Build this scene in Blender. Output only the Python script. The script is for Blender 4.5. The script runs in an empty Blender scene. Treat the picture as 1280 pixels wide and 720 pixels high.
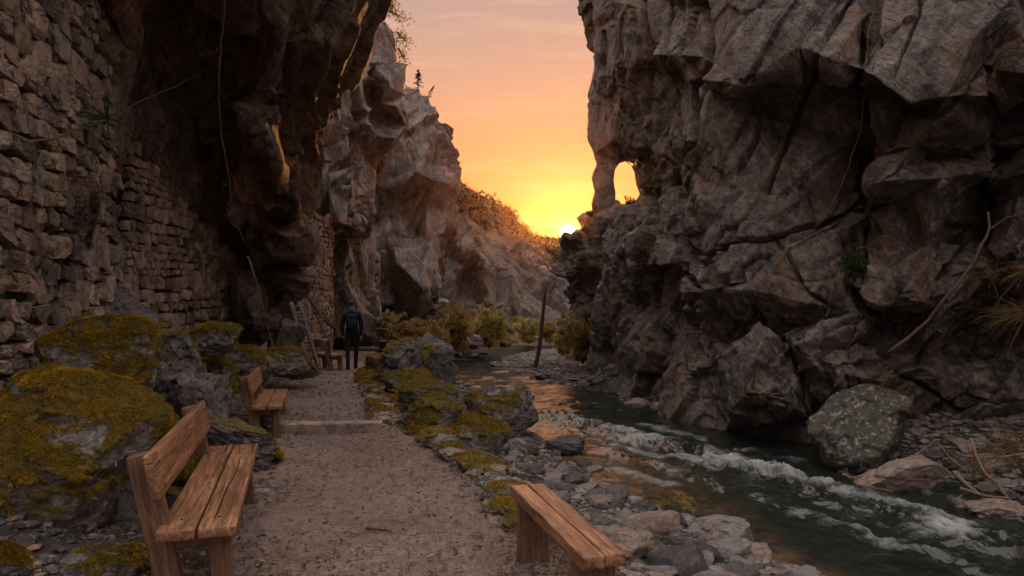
import bpy, math, random
import numpy as np
from mathutils import Vector, Matrix
from mathutils.geometry import delaunay_2d_cdt

random.seed(7)
rng = np.random.default_rng(7)
SC = bpy.context.scene
COL = SC.collection
F = 853.33
EYE = 1.6
HOR = 385.0
R = math.radians

def P(px, py, d):
    return ((px - 640.0) / F * d, d, EYE + (HOR - py) / F * d)

# ------------------------------------------------------------------ noise
def _h(x, y, z, s):
    with np.errstate(over='ignore'):
        h = (x.astype(np.uint32) * np.uint32(374761393) + y.astype(np.uint32) * np.uint32(668265263)
             + z.astype(np.uint32) * np.uint32(2246822519) + np.uint32((s * 3266489917) & 0xffffffff))
        h = (h ^ (h >> np.uint32(13))) * np.uint32(1274126177)
        h = (h ^ (h >> np.uint32(16))) * np.uint32(2654435761)
        return h ^ (h >> np.uint32(15))

def _u(h):
    return (h & np.uint32(0xffffff)).astype(np.float32) / 16777216.0

def _next(h):
    with np.errstate(over='ignore'):
        h = h * np.uint32(1664525) + np.uint32(1013904223)
        return h ^ (h >> np.uint32(16))

def vnoise(p, seed=0):
    i = np.floor(p).astype(np.int64)
    f = (p - i).astype(np.float32)
    f = f * f * (3 - 2 * f)
    out = np.zeros(len(p), np.float32)
    for a in (0, 1):
        wx = f[:, 0] if a else 1 - f[:, 0]
        for b in (0, 1):
            wy = f[:, 1] if b else 1 - f[:, 1]
            for c in (0, 1):
                wz = f[:, 2] if c else 1 - f[:, 2]
                out += wx * wy * wz * _u(_h(i[:, 0] + a, i[:, 1] + b, i[:, 2] + c, seed))
    return out * 2 - 1

def fbm(p, seed=0, octv=4, gain=.5):
    o = np.zeros(len(p), np.float32); a = 1.; q = np.array(p, np.float64)
    for k in range(octv):
        o += a * vnoise(q, seed + k * 17); a *= gain; q = q * 2.03 + 5.3
    return o

def ridged(p, seed=0, octv=4):
    o = np.zeros(len(p), np.float32); a = 1.; q = np.array(p, np.float64)
    for k in range(octv):
        o += a * (1 - np.abs(vnoise(q, seed + k * 17)) * 2); a *= .5; q = q * 2.03 + 5.3
    return o

def facet(p, seed=0, tilt=1.3):
    """angular blocks: every cell is a tilted plane; returns height and the gap to the neighbour cell"""
    q = p - .5
    i = np.floor(q).astype(np.int64)
    n = len(p)
    d1 = np.full(n, 9., np.float32); d2 = np.full(n, 9., np.float32)
    h = np.zeros(n, np.float32)
    for a in (0, 1):
        for b in (0, 1):
            for c in (0, 1):
                hh = _h(i[:, 0] + a, i[:, 1] + b, i[:, 2] + c, seed)
                r1 = _u(hh); hh = _next(hh); r2 = _u(hh); hh = _next(hh); r3 = _u(hh)
                vx = (p[:, 0] - (i[:, 0] + a + .5 + (r1 - .5) * .8)).astype(np.float32)
                vy = (p[:, 1] - (i[:, 1] + b + .5 + (r2 - .5) * .8)).astype(np.float32)
                vz = (p[:, 2] - (i[:, 2] + c + .5 + (r3 - .5) * .8)).astype(np.float32)
                d = vx * vx + vy * vy + vz * vz
                hh = _next(hh); k0 = _u(hh); hh = _next(hh); k1 = _u(hh); hh = _next(hh); k2 = _u(hh); hh = _next(hh); k3 = _u(hh)
                hv = (k0 - .5) + tilt * ((k1 - .5) * vx + (k2 - .5) * vy + (k3 - .5) * vz)
                m = d < d1
                d2 = np.where(m, d1, np.minimum(d2, d))
                h = np.where(m, hv, h); d1 = np.where(m, d, d1)
    return h, np.sqrt(d2) - np.sqrt(d1)

def sstep(a, b, x):
    t = np.clip((x - a) / (b - a), 0, 1)
    return t * t * (3 - 2 * t)

# ------------------------------------------------------------------ mesh helpers
def mesh_np(name, V, faces, mats=(), smooth=True, attrs=None, fmat=None):
    """faces: (n,3) or (n,4) array"""
    me = bpy.data.meshes.new(name)
    V = np.asarray(V, np.float32); faces = np.asarray(faces, np.int32)
    k = faces.shape[1]
    me.vertices.add(len(V)); me.vertices.foreach_set('co', V.ravel())
    me.loops.add(faces.size); me.loops.foreach_set('vertex_index', faces.ravel())
    me.polygons.add(len(faces))
    me.polygons.foreach_set('loop_start', np.arange(0, faces.size, k, dtype=np.int32))
    me.polygons.foreach_set('loop_total', np.full(len(faces), k, np.int32))
    if fmat is not None:
        me.polygons.foreach_set('material_index', np.asarray(fmat, np.int32))
    me.polygons.foreach_set('use_smooth', np.full(len(faces), smooth, bool))
    for m in mats:
        me.materials.append(m)
    if attrs:
        for an, av in attrs.items():
            at = me.attributes.new(an, 'FLOAT', 'POINT')
            at.data.foreach_set('value', np.asarray(av, np.float32))
    me.update(calc_edges=True)
    return me

def link(name, me, parent=None, loc=(0, 0, 0), rot=(0, 0, 0)):
    o = bpy.data.objects.new(name, me)
    COL.objects.link(o)
    o.location = loc; o.rotation_euler = rot
    if parent is not None:
        o.parent = parent
    return o

def tag(o, label=None, cat=None, group=None, kind=None):
    if label: o['label'] = label
    if cat: o['category'] = cat
    if group: o['group'] = group
    if kind: o['kind'] = kind
    return o

def empty(name, loc, rz=0):
    o = bpy.data.objects.new(name, None)
    COL.objects.link(o); o.location = loc; o.rotation_euler = (0, 0, rz)
    o.empty_display_size = .1
    return o

class MB:
    """collects pieces into one mesh"""
    def __init__(s): s.V = []; s.T = []; s.n = 0; s.A = []
    def add(s, V, T, a=0.):
        V = np.asarray(V, np.float32).reshape(-1, 3); T = np.asarray(T, np.int64).reshape(-1, 3)
        s.V.append(V); s.T.append(T + s.n); s.n += len(V); s.A.append(np.full(len(V), a, np.float32))
    def tube(s, pts, rad, seg=6, a=0.):
        pts = np.asarray(pts, np.float64); m = len(pts)
        rad = np.full(m, rad) if np.isscalar(rad) else np.asarray(rad)
        t = np.gradient(pts, axis=0); t /= np.linalg.norm(t, axis=1)[:, None] + 1e-9
        up = np.array([0, 0, 1.]) if abs(t[0][2]) < .9 else np.array([1., 0, 0])
        V = []
        for k in range(m):
            u = np.cross(t[k], up); u /= np.linalg.norm(u) + 1e-9; w = np.cross(t[k], u)
            ang = np.arange(seg) * 2 * math.pi / seg
            V.append(pts[k] + rad[k] * (np.cos(ang)[:, None] * u + np.sin(ang)[:, None] * w))
        V.append(pts[:1]); V.append(pts[-1:])
        V = np.concatenate(V)
        T = []
        for k in range(m - 1):
            for j in range(seg):
                a0 = k * seg + j; a1 = k * seg + (j + 1) % seg
                T += [(a0, a1, a1 + seg), (a0, a1 + seg, a0 + seg)]
        for j in range(seg):
            T.append((m * seg, (j + 1) % seg, j)); T.append((m * seg + 1, (m - 1) * seg + j, (m - 1) * seg + (j + 1) % seg))
        s.add(V, T, a)
    def mesh(s, name, mats, smooth=True, aname='tint'):
        return mesh_np(name, np.concatenate(s.V), np.concatenate(s.T), mats, smooth, {aname: np.concatenate(s.A)})

def cubesphere(n):
    """unit cube surface grid, merged; returns V in [-1,1], triangles"""
    g = np.linspace(-1, 1, n + 1)
    Vs = []; Q = []; base = 0
    for ax in range(3):
        for sg in (-1, 1):
            a, b = np.meshgrid(g, g, indexing='ij')
            v = np.zeros((n + 1, n + 1, 3)); v[..., ax] = sg; v[..., (ax + 1) % 3] = a; v[..., (ax + 2) % 3] = b
            Vs.append(v.reshape(-1, 3))
            i, j = np.meshgrid(np.arange(n), np.arange(n), indexing='ij')
            q0 = base + i * (n + 1) + j
            q = np.stack([q0, q0 + n + 1, q0 + n + 2, q0 + 1], -1).reshape(-1, 4)
            if sg < 0: q = q[:, ::-1]
            Q.append(q); base += (n + 1) ** 2
    V = np.concatenate(Vs); Q = np.concatenate(Q)
    key = np.round(V * 1000).astype(np.int64)
    _, idx, inv = np.unique(key, axis=0, return_index=True, return_inverse=True)
    V = V[idx]; Q = inv.reshape(-1)[Q]
    T = np.concatenate([Q[:, [0, 1, 2]], Q[:, [0, 2, 3]]])
    return V, T
CS = {n: cubesphere(n) for n in (2, 4, 6, 10, 16, 28, 48, 72)}

def normals(V, T):
    n = np.cross(V[T[:, 1]] - V[T[:, 0]], V[T[:, 2]] - V[T[:, 0]])
    N = np.zeros_like(V)
    for k in range(3):
        for c in range(3):
            N[:, c] += np.bincount(T[:, k], n[:, c], len(V))
    return N / (np.linalg.norm(N, axis=1)[:, None] + 1e-12)

def rock_shape(n, seed, size, cuts=9, sharp=.72, rough=.05, boxy=.35, fs=2.2, fa=.12):
    """an angular stone: rounded block, plane cuts, then facets and grain; returns V,T at metric size"""
    r = np.random.default_rng(seed)
    V, T = CS[n]
    V = V.copy()
    S = V / np.linalg.norm(V, axis=1)[:, None]
    V = S * (1 - boxy) + V * .8 * boxy
    for _ in range(cuts):
        nn = r.normal(size=3); nn /= np.linalg.norm(nn)
        o = r.uniform(sharp, 1.0) * .86
        d = V @ nn - o
        V -= np.where(d > 0, d, 0)[:, None] * nn * .93
    q = V + r.uniform(-50, 50, 3)
    N = normals(V, T)
    h, g = facet(q * fs + .25 * np.stack([vnoise(q * 3, 1), vnoise(q * 3, 2), vnoise(q * 3, 3)], 1), seed % 97)
    h2, g2 = facet(q * fs * 2.7, seed % 89 + 5)
    V = V + N * ((h * fa + h2 * fa * .35)[:, None] + (fbm(q * 4, 3, 4) * rough)[:, None])
    V -= (V.max(0) + V.min(0)) / 2
    V /= (V.max(0) - V.min(0))
    return V * np.array(size), T

# ------------------------------------------------------------------ node helpers
class NT:
    def __init__(s, nt): s.nt = nt; nt.nodes.clear()
    def n(s, t, **kw):
        nd = s.nt.nodes.new(t)
        for k, v in kw.items():
            if k.startswith('i_'):
                key = k[2:]
                nd.inputs[int(key) if key.isdigit() else key.replace('_', ' ')].default_value = v
            else: setattr(nd, k, v)
        return nd
    def l(s, a, b): s.nt.links.new(a, b)
    def noise(s, vec, scale, detail=4, rough=.55, dist=0., out=0):
        n = s.n('ShaderNodeTexNoise'); n.inputs['Scale'].default_value = scale; n.inputs['Detail'].default_value = detail
        n.inputs['Roughness'].default_value = rough; n.inputs['Distortion'].default_value = dist
        if vec is not None: s.l(vec, n.inputs['Vector'])
        return n.outputs[out]
    def ramp(s, f, stops, interp='LINEAR'):
        r = s.n('ShaderNodeValToRGB'); cr = r.color_ramp; cr.interpolation = interp
        while len(cr.elements) > 1: cr.elements.remove(cr.elements[-1])
        for i, (p, c) in enumerate(stops):
            e = cr.elements[0] if i == 0 else cr.elements.new(p)
            e.position = p; e.color = (c, c, c, 1) if np.isscalar(c) else (*c, 1)
        s.l(f, r.inputs[0]); return r.outputs[0]
    def mix(s, f, a, b, mode='MIX'):
        m = s.n('ShaderNodeMix', data_type='RGBA', blend_type=mode)
        for inp, v in ((m.inputs[0], f), (m.inputs[6], a), (m.inputs[7], b)):
            if hasattr(v, 'is_linked'): s.l(v, inp)
            elif np.isscalar(v): inp.default_value = v
            else: inp.default_value = (*v, 1)
        return m.outputs[2]
    def math(s, op, a, b=None, clamp=False):
        m = s.n('ShaderNodeMath', operation=op, use_clamp=clamp)
        for inp, v in ((m.inputs[0], a), (m.inputs[1], b)):
            if v is None: continue
            if hasattr(v, 'is_linked'): s.l(v, inp)
            else: inp.default_value = v
        return m.outputs[0]
    def mapping(s, vec, scale=(1, 1, 1), rot=(0, 0, 0), loc=(0, 0, 0)):
        m = s.n('ShaderNodeMapping'); m.inputs['Scale'].default_value = scale; m.inputs['Rotation'].default_value = rot
        m.inputs['Location'].default_value = loc
        s.l(vec, m.inputs['Vector']); return m.outputs[0]
    def attr(s, name):
        a = s.n('ShaderNodeAttribute', attribute_name=name); return a.outputs['Fac']

def newmat(name):
    m = bpy.data.materials.new(name); m.use_nodes = True
    return m, NT(m.node_tree)

def finish(t, col, rough, height=None, bump=.4, dist=.02, spec=.4, normal=None):
    b = t.n('ShaderNodeBsdfPrincipled'); o = t.n('ShaderNodeOutputMaterial')
    for inp, v in ((b.inputs['Base Color'], col), (b.inputs['Roughness'], rough)):
        if hasattr(v, 'is_linked'): t.l(v, inp)
        elif np.isscalar(v): inp.default_value = v
        else: inp.default_value = (*v, 1)
    b.inputs['Specular IOR Level'].default_value = spec
    if height is not None:
        bp = t.n('ShaderNodeBump'); bp.inputs['Strength'].default_value = bump; bp.inputs['Distance'].default_value = dist
        t.l(height, bp.inputs['Height']); t.l(bp.outputs[0], b.inputs['Normal'])
    t.l(b.outputs[0], o.inputs[0])
    return b

def rock_mat(name, dark, mid, light, rust, scale=1., streak=.5, grain_rot=(0, 0, 0), lichen=.0, rough=.52,
             bump=1., dist=.07, white=.35, spec=.6, mosscol=(.25, .165, .012)):
    m, t = newmat(name)
    tc = t.n('ShaderNodeTexCoord').outputs['Object']
    oi = t.n('ShaderNodeObjectInfo')
    off = t.n('ShaderNodeVectorMath', operation='MULTIPLY_ADD')
    t.l(oi.outputs['Random'], off.inputs[0]); off.inputs[1].default_value = (31, 17, 23); t.l(tc, off.inputs[2])
    v = off.outputs[0]
    n1 = t.noise(v, .55 * scale, 5, .6, .6)
    n2 = t.noise(v, 3.1 * scale, 6, .65, .4)
    n3 = t.noise(v, 17 * scale, 4, .6)
    c = t.mix(t.ramp(n1, [(.36, 0), (.62, 1)]), dark, mid)
    c = t.mix(t.ramp(n2, [(.42, 0), (.68, .8)]), c, light)
    # rust / iron patches
    nr = t.noise(t.mapping(v, (1, 1, .6), (0, 0, 0), (7, 3, 9)), .8 * scale, 5, .6, 1.0)
    c = t.mix(t.ramp(nr, [(.5, 0), (.66, .75)]), c, rust)
    # long grain bands
    gv = t.mapping(t.mapping(v, (1, 1, 1), grain_rot), (.8, 1.3, 5.0))
    g = t.noise(gv, 1.6 * scale, 7, .68, 1.3)
    c = t.mix(t.ramp(g, [(.34, .55), (.52, 0)]), c, dark)
    # vertical mineral streaks
    if streak:
        sv = t.mapping(v, (2.6, 2.6, .16))
        sn = t.noise(sv, 1.3 * scale, 5, .7, .3)
        sm = t.math('MULTIPLY', t.ramp(sn, [(.54, 0), (.7, streak)]), t.ramp(t.noise(v, .35 * scale, 3), [(.45, 0), (.6, 1)]))
        c = t.mix(sm, c, (.40, .37, .36))
        s2 = t.noise(t.mapping(v, (3.2, 3.2, .2), (0, 0, 0), (3, 8, 1)), 1.1 * scale, 5, .7, .3)
        c = t.mix(t.ramp(s2, [(.55, 0), (.68, streak * .9)]), c, (.03, .027, .027))
    if white:
        wn = t.noise(v, 1.3 * scale, 8, .72, .8)
        c = t.mix(t.ramp(wn, [(.6, 0), (.68, white)]), c, (.42, .40, .39))
    if lichen:
        ln = t.noise(v, 4.5 * scale, 6, .7, .5)
        c = t.mix(t.ramp(ln, [(.56, 0), (.6, lichen)]), c, (.42, .43, .40))
    c = t.mix(t.ramp(n3, [(.3, .35), (.55, 0)]), c, tuple(x * .4 for x in dark))
    # cracks
    vo = t.n('ShaderNodeTexVoronoi', feature='DISTANCE_TO_EDGE'); vo.inputs['Scale'].default_value = .9 * scale
    dv = t.n('ShaderNodeVectorMath', operation='MULTIPLY_ADD')
    nz = t.n('ShaderNodeTexNoise'); nz.inputs['Scale'].default_value = 1.4 * scale; nz.inputs['Detail'].default_value = 5
    t.l(v, nz.inputs['Vector']); t.l(nz.outputs[1], dv.inputs[0]); dv.inputs[1].default_value = (1.1 / scale,) * 3; t.l(gv, dv.inputs[2])
    t.l(dv.outputs[0], vo.inputs['Vector'])
    crack = t.ramp(vo.outputs['Distance'], [(0, 0), (.03, 1)])
    # relief
    hgt = t.math('ADD', t.math('MULTIPLY', g, 1.0), t.math('MULTIPLY', n2, .55))
    hgt = t.math('ADD', hgt, t.math('MULTIPLY', n3, .12))
    hgt = t.math('ADD', hgt, t.math('MULTIPLY', t.noise(gv, 9 * scale, 5, .7, .8), .3))
    hgt = t.math('ADD', hgt, t.math('MULTIPLY', crack, .12))
    # fine dark fractures along and across the grain
    fr = t.noise(t.mapping(gv, (1, 1, .5)), 1.5 * scale, 4, .55, 1.2)
    fl = t.ramp(t.math('ABSOLUTE', t.math('SUBTRACT', fr, .5)), [(0, 1), (.012, 0)])
    fr2 = t.noise(v, 2.4 * scale, 5, .6, .8)
    fl2 = t.ramp(t.math('ABSOLUTE', t.math('SUBTRACT', fr2, .52)), [(0, 1), (.007, 0)])
    fl = t.math('MAXIMUM', fl, fl2)
    c = t.mix(t.math('MULTIPLY', fl, .8), c, (.02, .016, .014))
    hgt = t.math('SUBTRACT', hgt, t.math('MULTIPLY', fl, .25))
    # moss
    ma = t.attr('moss')
    mc = t.mix(t.ramp(t.noise(v, 9, 4), [(.35, 0), (.65, 1)]), tuple(x * .45 for x in mosscol), mosscol)
    mc = t.mix(t.ramp(t.noise(v, 2.2, 4), [(.45, 0), (.65, .6)]), mc, (.06, .065, .008))
    c = t.mix(ma, c, mc)
    hgt = t.math('ADD', hgt, t.math('MULTIPLY', t.math('MULTIPLY', t.noise(v, 38, 4, .8), ma), 1.2))
    rr = t.math('ADD', t.math('MULTIPLY', n2, .45), rough - .25)
    finish(t, c, t.math('ADD', rr, t.math('MULTIPLY', ma, .4), True), hgt, bump, dist, spec)
    return m
# ------------------------------------------------------------------ materials
M = {}
M['cliff_right'] = rock_mat('rock_brown', (.022, .017, .015), (.14, .105, .088), (.34, .285, .25), (.24, .13, .07), 1., .5, (0, R(-52), 0), white=.45)
M['cliff_over'] = rock_mat('rock_overhang', (.04, .029, .023), (.18, .125, .10), (.34, .25, .195), (.34, .16, .075), 1., .6, (0, R(-68), 0), white=.25, rough=.85, spec=.2)
M['cliff_pale'] = rock_mat('rock_pale', (.035, .03, .028), (.20, .17, .158), (.42, .375, .355), (.33, .20, .13), .45, .6, (0, R(-78), 0), white=.5, dist=.14)
M['cliff_far'] = rock_mat('rock_far', (.045, .036, .03), (.14, .108, .09), (.24, .19, .165), (.17, .11, .065), .4, .2, (0, R(35), 0), white=.25, dist=.3)
M['boulder'] = rock_mat('boulder_grey', (.06, .055, .055), (.17, .155, .15), (.26, .24, .235), (.2, .13, .09), 2.0, 0, (.4, .6, .2), lichen=.55, dist=.03)
M['boulder_lichen'] = rock_mat('boulder_lichen', (.022, .02, .012), (.06, .054, .032), (.10, .09, .065), (.10, .07, .04), 2.4, 0, (.4, .6, .2), lichen=.6, dist=.02, white=.1)
M['boulder_plain'] = rock_mat('boulder_slate', (.055, .052, .055), (.135, .125, .125), (.22, .205, .2), (.14, .10, .08), 2.6, 0, (.4, .9, .2), white=.25, dist=.025)
M['stone_pale'] = rock_mat('stone_pale', (.14, .125, .12), (.27, .245, .235), (.36, .335, .32), (.26, .17, .12), 3.2, 0, (.2, .5, .2), white=.35, dist=.015, rough=.65)
M['stone_dark'] = rock_mat('stone_dark', (.03, .028, .03), (.075, .07, .07), (.12, .11, .11), (.08, .06, .05), 3.2, 0, (.2, .5, .2), white=.15, dist=.015, rough=.45, spec=.5)
M['stone_tan'] = rock_mat('stone_tan', (.15, .11, .09), (.30, .235, .19), (.38, .31, .26), (.32, .19, .12), 3.2, 0, (.2, .5, .2), white=.15, dist=.015)

def wall_mat(name, cols, scale):
    m, t = newmat(name)
    tc = t.n('ShaderNodeTexCoord').outputs['Object']
    ti = t.attr('tint')
    c = t.ramp(ti, cols)
    n1 = t.noise(tc, 3 * scale, 6, .7, .6)
    c = t.mix(t.ramp(n1, [(.35, .8), (.6, 0)]), c, (.035, .028, .024))
    c = t.mix(t.ramp(t.noise(tc, 6 * scale, 6, .7), [(.55, 0), (.7, .5)]), c, (.36, .31, .28))
    gv = t.mapping(tc, (1, 1, 5), (.3, .4, 0))
    h = t.math('ADD', t.noise(gv, 7 * scale, 7, .7, 1.), t.math('MULTIPLY', t.noise(tc, 30 * scale, 5, .7), .4))
    finish(t, c, .85, h, .8, .02, .25)
    return m
M['wall_rough'] = wall_mat('wall_rough', [(0, (.09, .07, .06)), (.3, (.26, .19, .14)), (.6, (.36, .255, .19)), (.8, (.22, .195, .18)), (1, (.44, .32, .24))], 1)
M['wall_pink'] = wall_mat('wall_pink', [(0, (.16, .105, .08)), (.4, (.32, .215, .16)), (.75, (.40, .275, .21)), (1, (.48, .34, .26))], 1.4)
M['wall_core'] = wall_mat('wall_core', [(0, (.03, .024, .02)), (1, (.05, .04, .033))], 1)

def path_mat():
    m, t = newmat('path_dirt')
    tc = t.n('ShaderNodeTexCoord').outputs['Object']
    n1 = t.noise(tc, .9, 5, .6, .5); n2 = t.noise(tc, 9, 6, .7); n3 = t.noise(tc, 60, 4, .7)
    c = t.mix(t.ramp(n1, [(.35, 0), (.65, 1)]), (.20, .145, .125), (.30, .23, .205))
    c = t.mix(t.ramp(n2, [(.35, .6), (.58, 0)]), c, (.11, .075, .06))
    vo = t.n('ShaderNodeTexVoronoi'); vo.inputs['Scale'].default_value = 45; t.l(tc, vo.inputs['Vector'])
    sep = t.n('ShaderNodeSeparateColor'); t.l(vo.outputs['Color'], sep.inputs[0])
    peb = t.math('MULTIPLY', t.ramp(vo.outputs['Distance'], [(.25, 1), (.45, 0)]), t.ramp(sep.outputs[0], [(.6, 0), (.63, 1)]))
    c = t.mix(peb, c, t.ramp(sep.outputs[1], [(0, (.14, .11, .10)), (.6, (.26, .21, .19)), (1, (.38, .33, .30))]))
    c = t.mix(t.ramp(n3, [(.35, .6), (.6, 0)]), c, (.08, .058, .048))
    h = t.math('ADD', t.math('MULTIPLY', n2, .8), t.math('MULTIPLY', peb, .45))
    h = t.math('ADD', h, t.math('MULTIPLY', n3, .35))
    finish(t, c, .9, h, 1., .02, .2)
    return m
M['path'] = path_mat()

def ground_mat(name, a, b, c3, sc):
    m, t = newmat(name)
    tc = t.n('ShaderNodeTexCoord').outputs['Object']
    vo = t.n('ShaderNodeTexVoronoi'); vo.inputs['Scale'].default_value = sc; t.l(tc, vo.inputs['Vector'])
    sep = t.n('ShaderNodeSeparateColor'); t.l(vo.outputs['Color'], sep.inputs[0])
    c = t.ramp(sep.outputs[0], [(0, a), (.5, b), (1, c3)])
    c = t.mix(t.ramp(vo.outputs['Distance'], [(.3, 0), (.6, .9)]), c, (.02, .017, .015))
    c = t.mix(t.ramp(t.noise(tc, .8, 5), [(.45, 0), (.65, .6)]), c, (.09, .07, .035))
    n2 = t.noise(tc, 14, 5, .7)
    h = t.math('SUBTRACT', t.math('MULTIPLY', n2, .4), vo.outputs['Distance'])
    finish(t, c, .85, h, 1., .05, .3)
    return m
M['ground'] = ground_mat('bank_shingle', (.05, .045, .042), (.11, .10, .095), (.2, .18, .17), 9)
M['kerb'] = wall_mat('kerb_stone', [(0, (.36, .28, .23)), (1, (.40, .31, .26))], 2)

def water_mat():
    m, t = newmat('river_water')
    tc = t.n('ShaderNodeTexCoord').outputs['Object']
    fo = t.attr('foam'); sh = t.attr('shallow_gold'); chop = t.attr('chop')
    v = t.mapping(tc, (1, 1, 1), (0, 0, R(-38)))
    v = t.mapping(v, (3.0, 1.0, 1))
    n1 = t.noise(v, 2.2, 5, .6, .8); n2 = t.noise(v, 9, 5, .65, .8)
    bed = t.ramp(t.noise(tc, 5, 6, .7), [(.35, (.03, .022, .012)), (.6, (.22, .13, .06))])  # riverbed seen through the water, brightened to paint in a gold reflection
    deep = t.mix(t.ramp(n1, [(.35, 0), (.7, 1)]), (.008, .012, .010), (.020, .028, .024))
    c = t.mix(sh, deep, bed)
    fn = t.noise(v, 13, 10, .8, 1.6)
    fm = t.math('SUBTRACT', t.math('ADD', fo, t.math('MULTIPLY', fn, 1.6)), 1.12)
    fm = t.math('MULTIPLY', t.ramp(fm, [(0, 0), (.6, .9)]), t.ramp(fo, [(.02, 0), (.25, 1)]))
    c = t.mix(fm, c, (.34, .37, .37))
    h = t.math('ADD', n1, t.math('MULTIPLY', n2, .3))
    rough = t.math('ADD', t.math('MULTIPLY', fm, .5), t.math('ADD', t.math('MULTIPLY', chop, .12), .06))
    finish(t, c, rough, h, .3, .04, .5).inputs['IOR'].default_value = 1.5
    return m
M['water'] = water_mat()

# ------------------------------------------------------------------ plan of the valley: everything as a function of the depth y
def prof(tab):
    a = np.array(tab, float)
    return lambda y: np.interp(y, a[:, 0], a[:, 1])
XL = prof([(-8, -1.2), (0, -1.55), (4, -1.75), (6.35, -2.45), (8.64, -3.05), (11.9, -4.15), (16, -5.1), (22.8, -6.6), (29, -7.6), (34, -8), (45, -8.2)])
XR = prof([(-8, .8), (0, .8), (3.2, .75), (4.2, .25), (6.35, -.35), (8.3, -1.1), (8.9, -1.72), (11.9, -2.5), (16, -3.55), (22.8, -4.7), (29, -5.6), (34, -6.2), (45, -7)])
RL = prof([(-8, 6), (3, 4.4), (5, 3.5), (6.6, 2.9), (7.3, 2.5), (8.7, 1.9), (9.4, 1.35), (10.8, 1.05), (13.9, .5), (16, -.2), (19.3, -.95), (23.3, -1.7), (28.8, -3.1), (33, -3.9), (38, -4.0), (42, -3.2), (46, -1), (50, 2), (60, 8), (80, 22)])
RR = prof([(-8, 12), (3, 9), (7, 7.4), (9.05, 6.9), (10.3, 6.6), (11.4, 6.2), (12.7, 5.6), (13.9, 4.6), (15.8, 4.1), (18, 3.4), (19.5, 3.0), (21.1, 2.7), (22.6, 2.0), (26.1, .5), (29.6, -.7), (32, -1.1), (35, -.7), (38, .3), (42, 1.8), (46, 4.2), (50, 8), (60, 13), (80, 28)])
WZ = -1.0
def ZP(y): return np.interp(y, [-10, 8.60, 8.66, 14, 18, 30, 60], [0, 0, .10, .07, .03, .0, .0])

def terrain(x, y, noise=True):
    x = np.asarray(x, float); y = np.asarray(y, float)
    xl, xr, rl, rr, zp = XL(y), XR(y), RL(y), RR(y), ZP(y)
    z = np.zeros_like(x)
    far = sstep(34, 44, y)
    left = zp + np.minimum(.28 * (xl - x), 1.0) * (1 - far) + np.clip((xl - x - 2) * .1, 0, 3) * far
    t = np.clip((x - xr) / np.maximum(rl - xr, .1), 0, 1)
    drop = np.where(y < 9, t ** .8, t ** .7)
    mid = zp * (1 - drop) + (WZ + .02) * drop
    u = np.clip((x - rl) / np.maximum(rr - rl, .1), 0, 1)
    bed = WZ - .02 - .42 * np.sin(np.pi * u) ** .7
    right = WZ + np.where(y < 12.5, .3, .045) * np.maximum(x - rr, 0)
    right = np.minimum(right, WZ + 1.6)
    z = np.where(x < xl, left, np.where(x < xr, zp, np.where(x < rl, mid, np.where(x < rr, bed, right))))
    if noise:
        p = np.stack([x, y, 0 * x], -1).reshape(-1, 3)
        off = np.maximum(np.maximum(xl - x, x - xr), 0)
        amp = np.clip(off, 0, 1).reshape(-1)
        nz = fbm(p * 1.3, 5, 5) * .07 * amp + fbm(p * .12, 9, 3) * np.clip(np.abs(p[:, 1]) - 60, 0, 200) * .02
        z = z + nz.reshape(x.shape)
    return z

def grid_mesh(name, X, Y, Z, mats, attrs=None):
    m, n = X.shape
    i, j = np.meshgrid(np.arange(m - 1), np.arange(n - 1), indexing='ij')
    q = (i * n + j)
    Fq = np.stack([q, q + 1, q + n + 1, q + n], -1).reshape(-1, 4)
    return mesh_np(name, np.stack([X, Y, Z], -1).reshape(-1, 3), Fq, mats, True, attrs)

ys = np.concatenate([np.linspace(-12, 2, 30)[:-1], 2 * np.exp(np.linspace(0, math.log(160), 440))])
xs = np.sinh(np.linspace(-4.4, 4.4, 420)) * 3.2
XX, YY = np.meshgrid(xs, ys)
XX = XX + .0
ZZ = terrain(XX, YY)
inpath = (XX > XL(YY) - .05) & (XX < XR(YY) + .05)
ZZ = np.where(inpath, ZZ - .05, ZZ)
g = link('ground', grid_mesh('ground', XX, YY, ZZ, [M['ground']])); tag(g, kind='structure')

# the walked path: its own sheet a little above the ground
yy = np.concatenate([np.linspace(-3, 3, 40)[:-1], 3 * np.exp(np.linspace(0, math.log(34 / 3.), 420))])
uu = np.linspace(0, 1, 130)
UU, PY = np.meshgrid(uu, yy)
wob = fbm(np.stack([yy * .9, yy * 0, yy * 0], 1), 3, 3)[:, None] * .06
PX = (XL(PY) - .18) * (1 - UU) + (XR(PY) + .12) * UU + wob * (UU * 2 - 1)
pp = np.stack([PX, PY, 0 * PX], -1).reshape(-1, 3)
edge = np.minimum(UU, 1 - UU).reshape(-1)
PZ = ZP(PY) + (fbm(pp * 1.2, 1, 4) * .022 + fbm(pp * 9, 4, 4) * .008 - .05 * (1 - sstep(0, .06, edge))).reshape(PX.shape) + .01
pth = link('path', grid_mesh('path', PX, PY, PZ, [M['path']])); tag(pth, kind='structure')

# water
yw = np.concatenate([np.linspace(-6, 4, 40)[:-1], 4 * np.exp(np.linspace(0, math.log(20), 760))])
uw = np.linspace(0, 1, 420)
UW, WY = np.meshgrid(uw, yw)
WX = (RL(WY) - .5) * (1 - UW) + (RR(WY) + .35) * UW
q = np.stack([WX, WY, 0 * WX], -1).reshape(-1, 3)
ang = R(38)
fl = np.stack([q[:, 0] * math.cos(ang) + q[:, 1] * math.sin(ang), -q[:, 0] * math.sin(ang) + q[:, 1] * math.cos(ang), q[:, 2]], 1)
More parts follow.
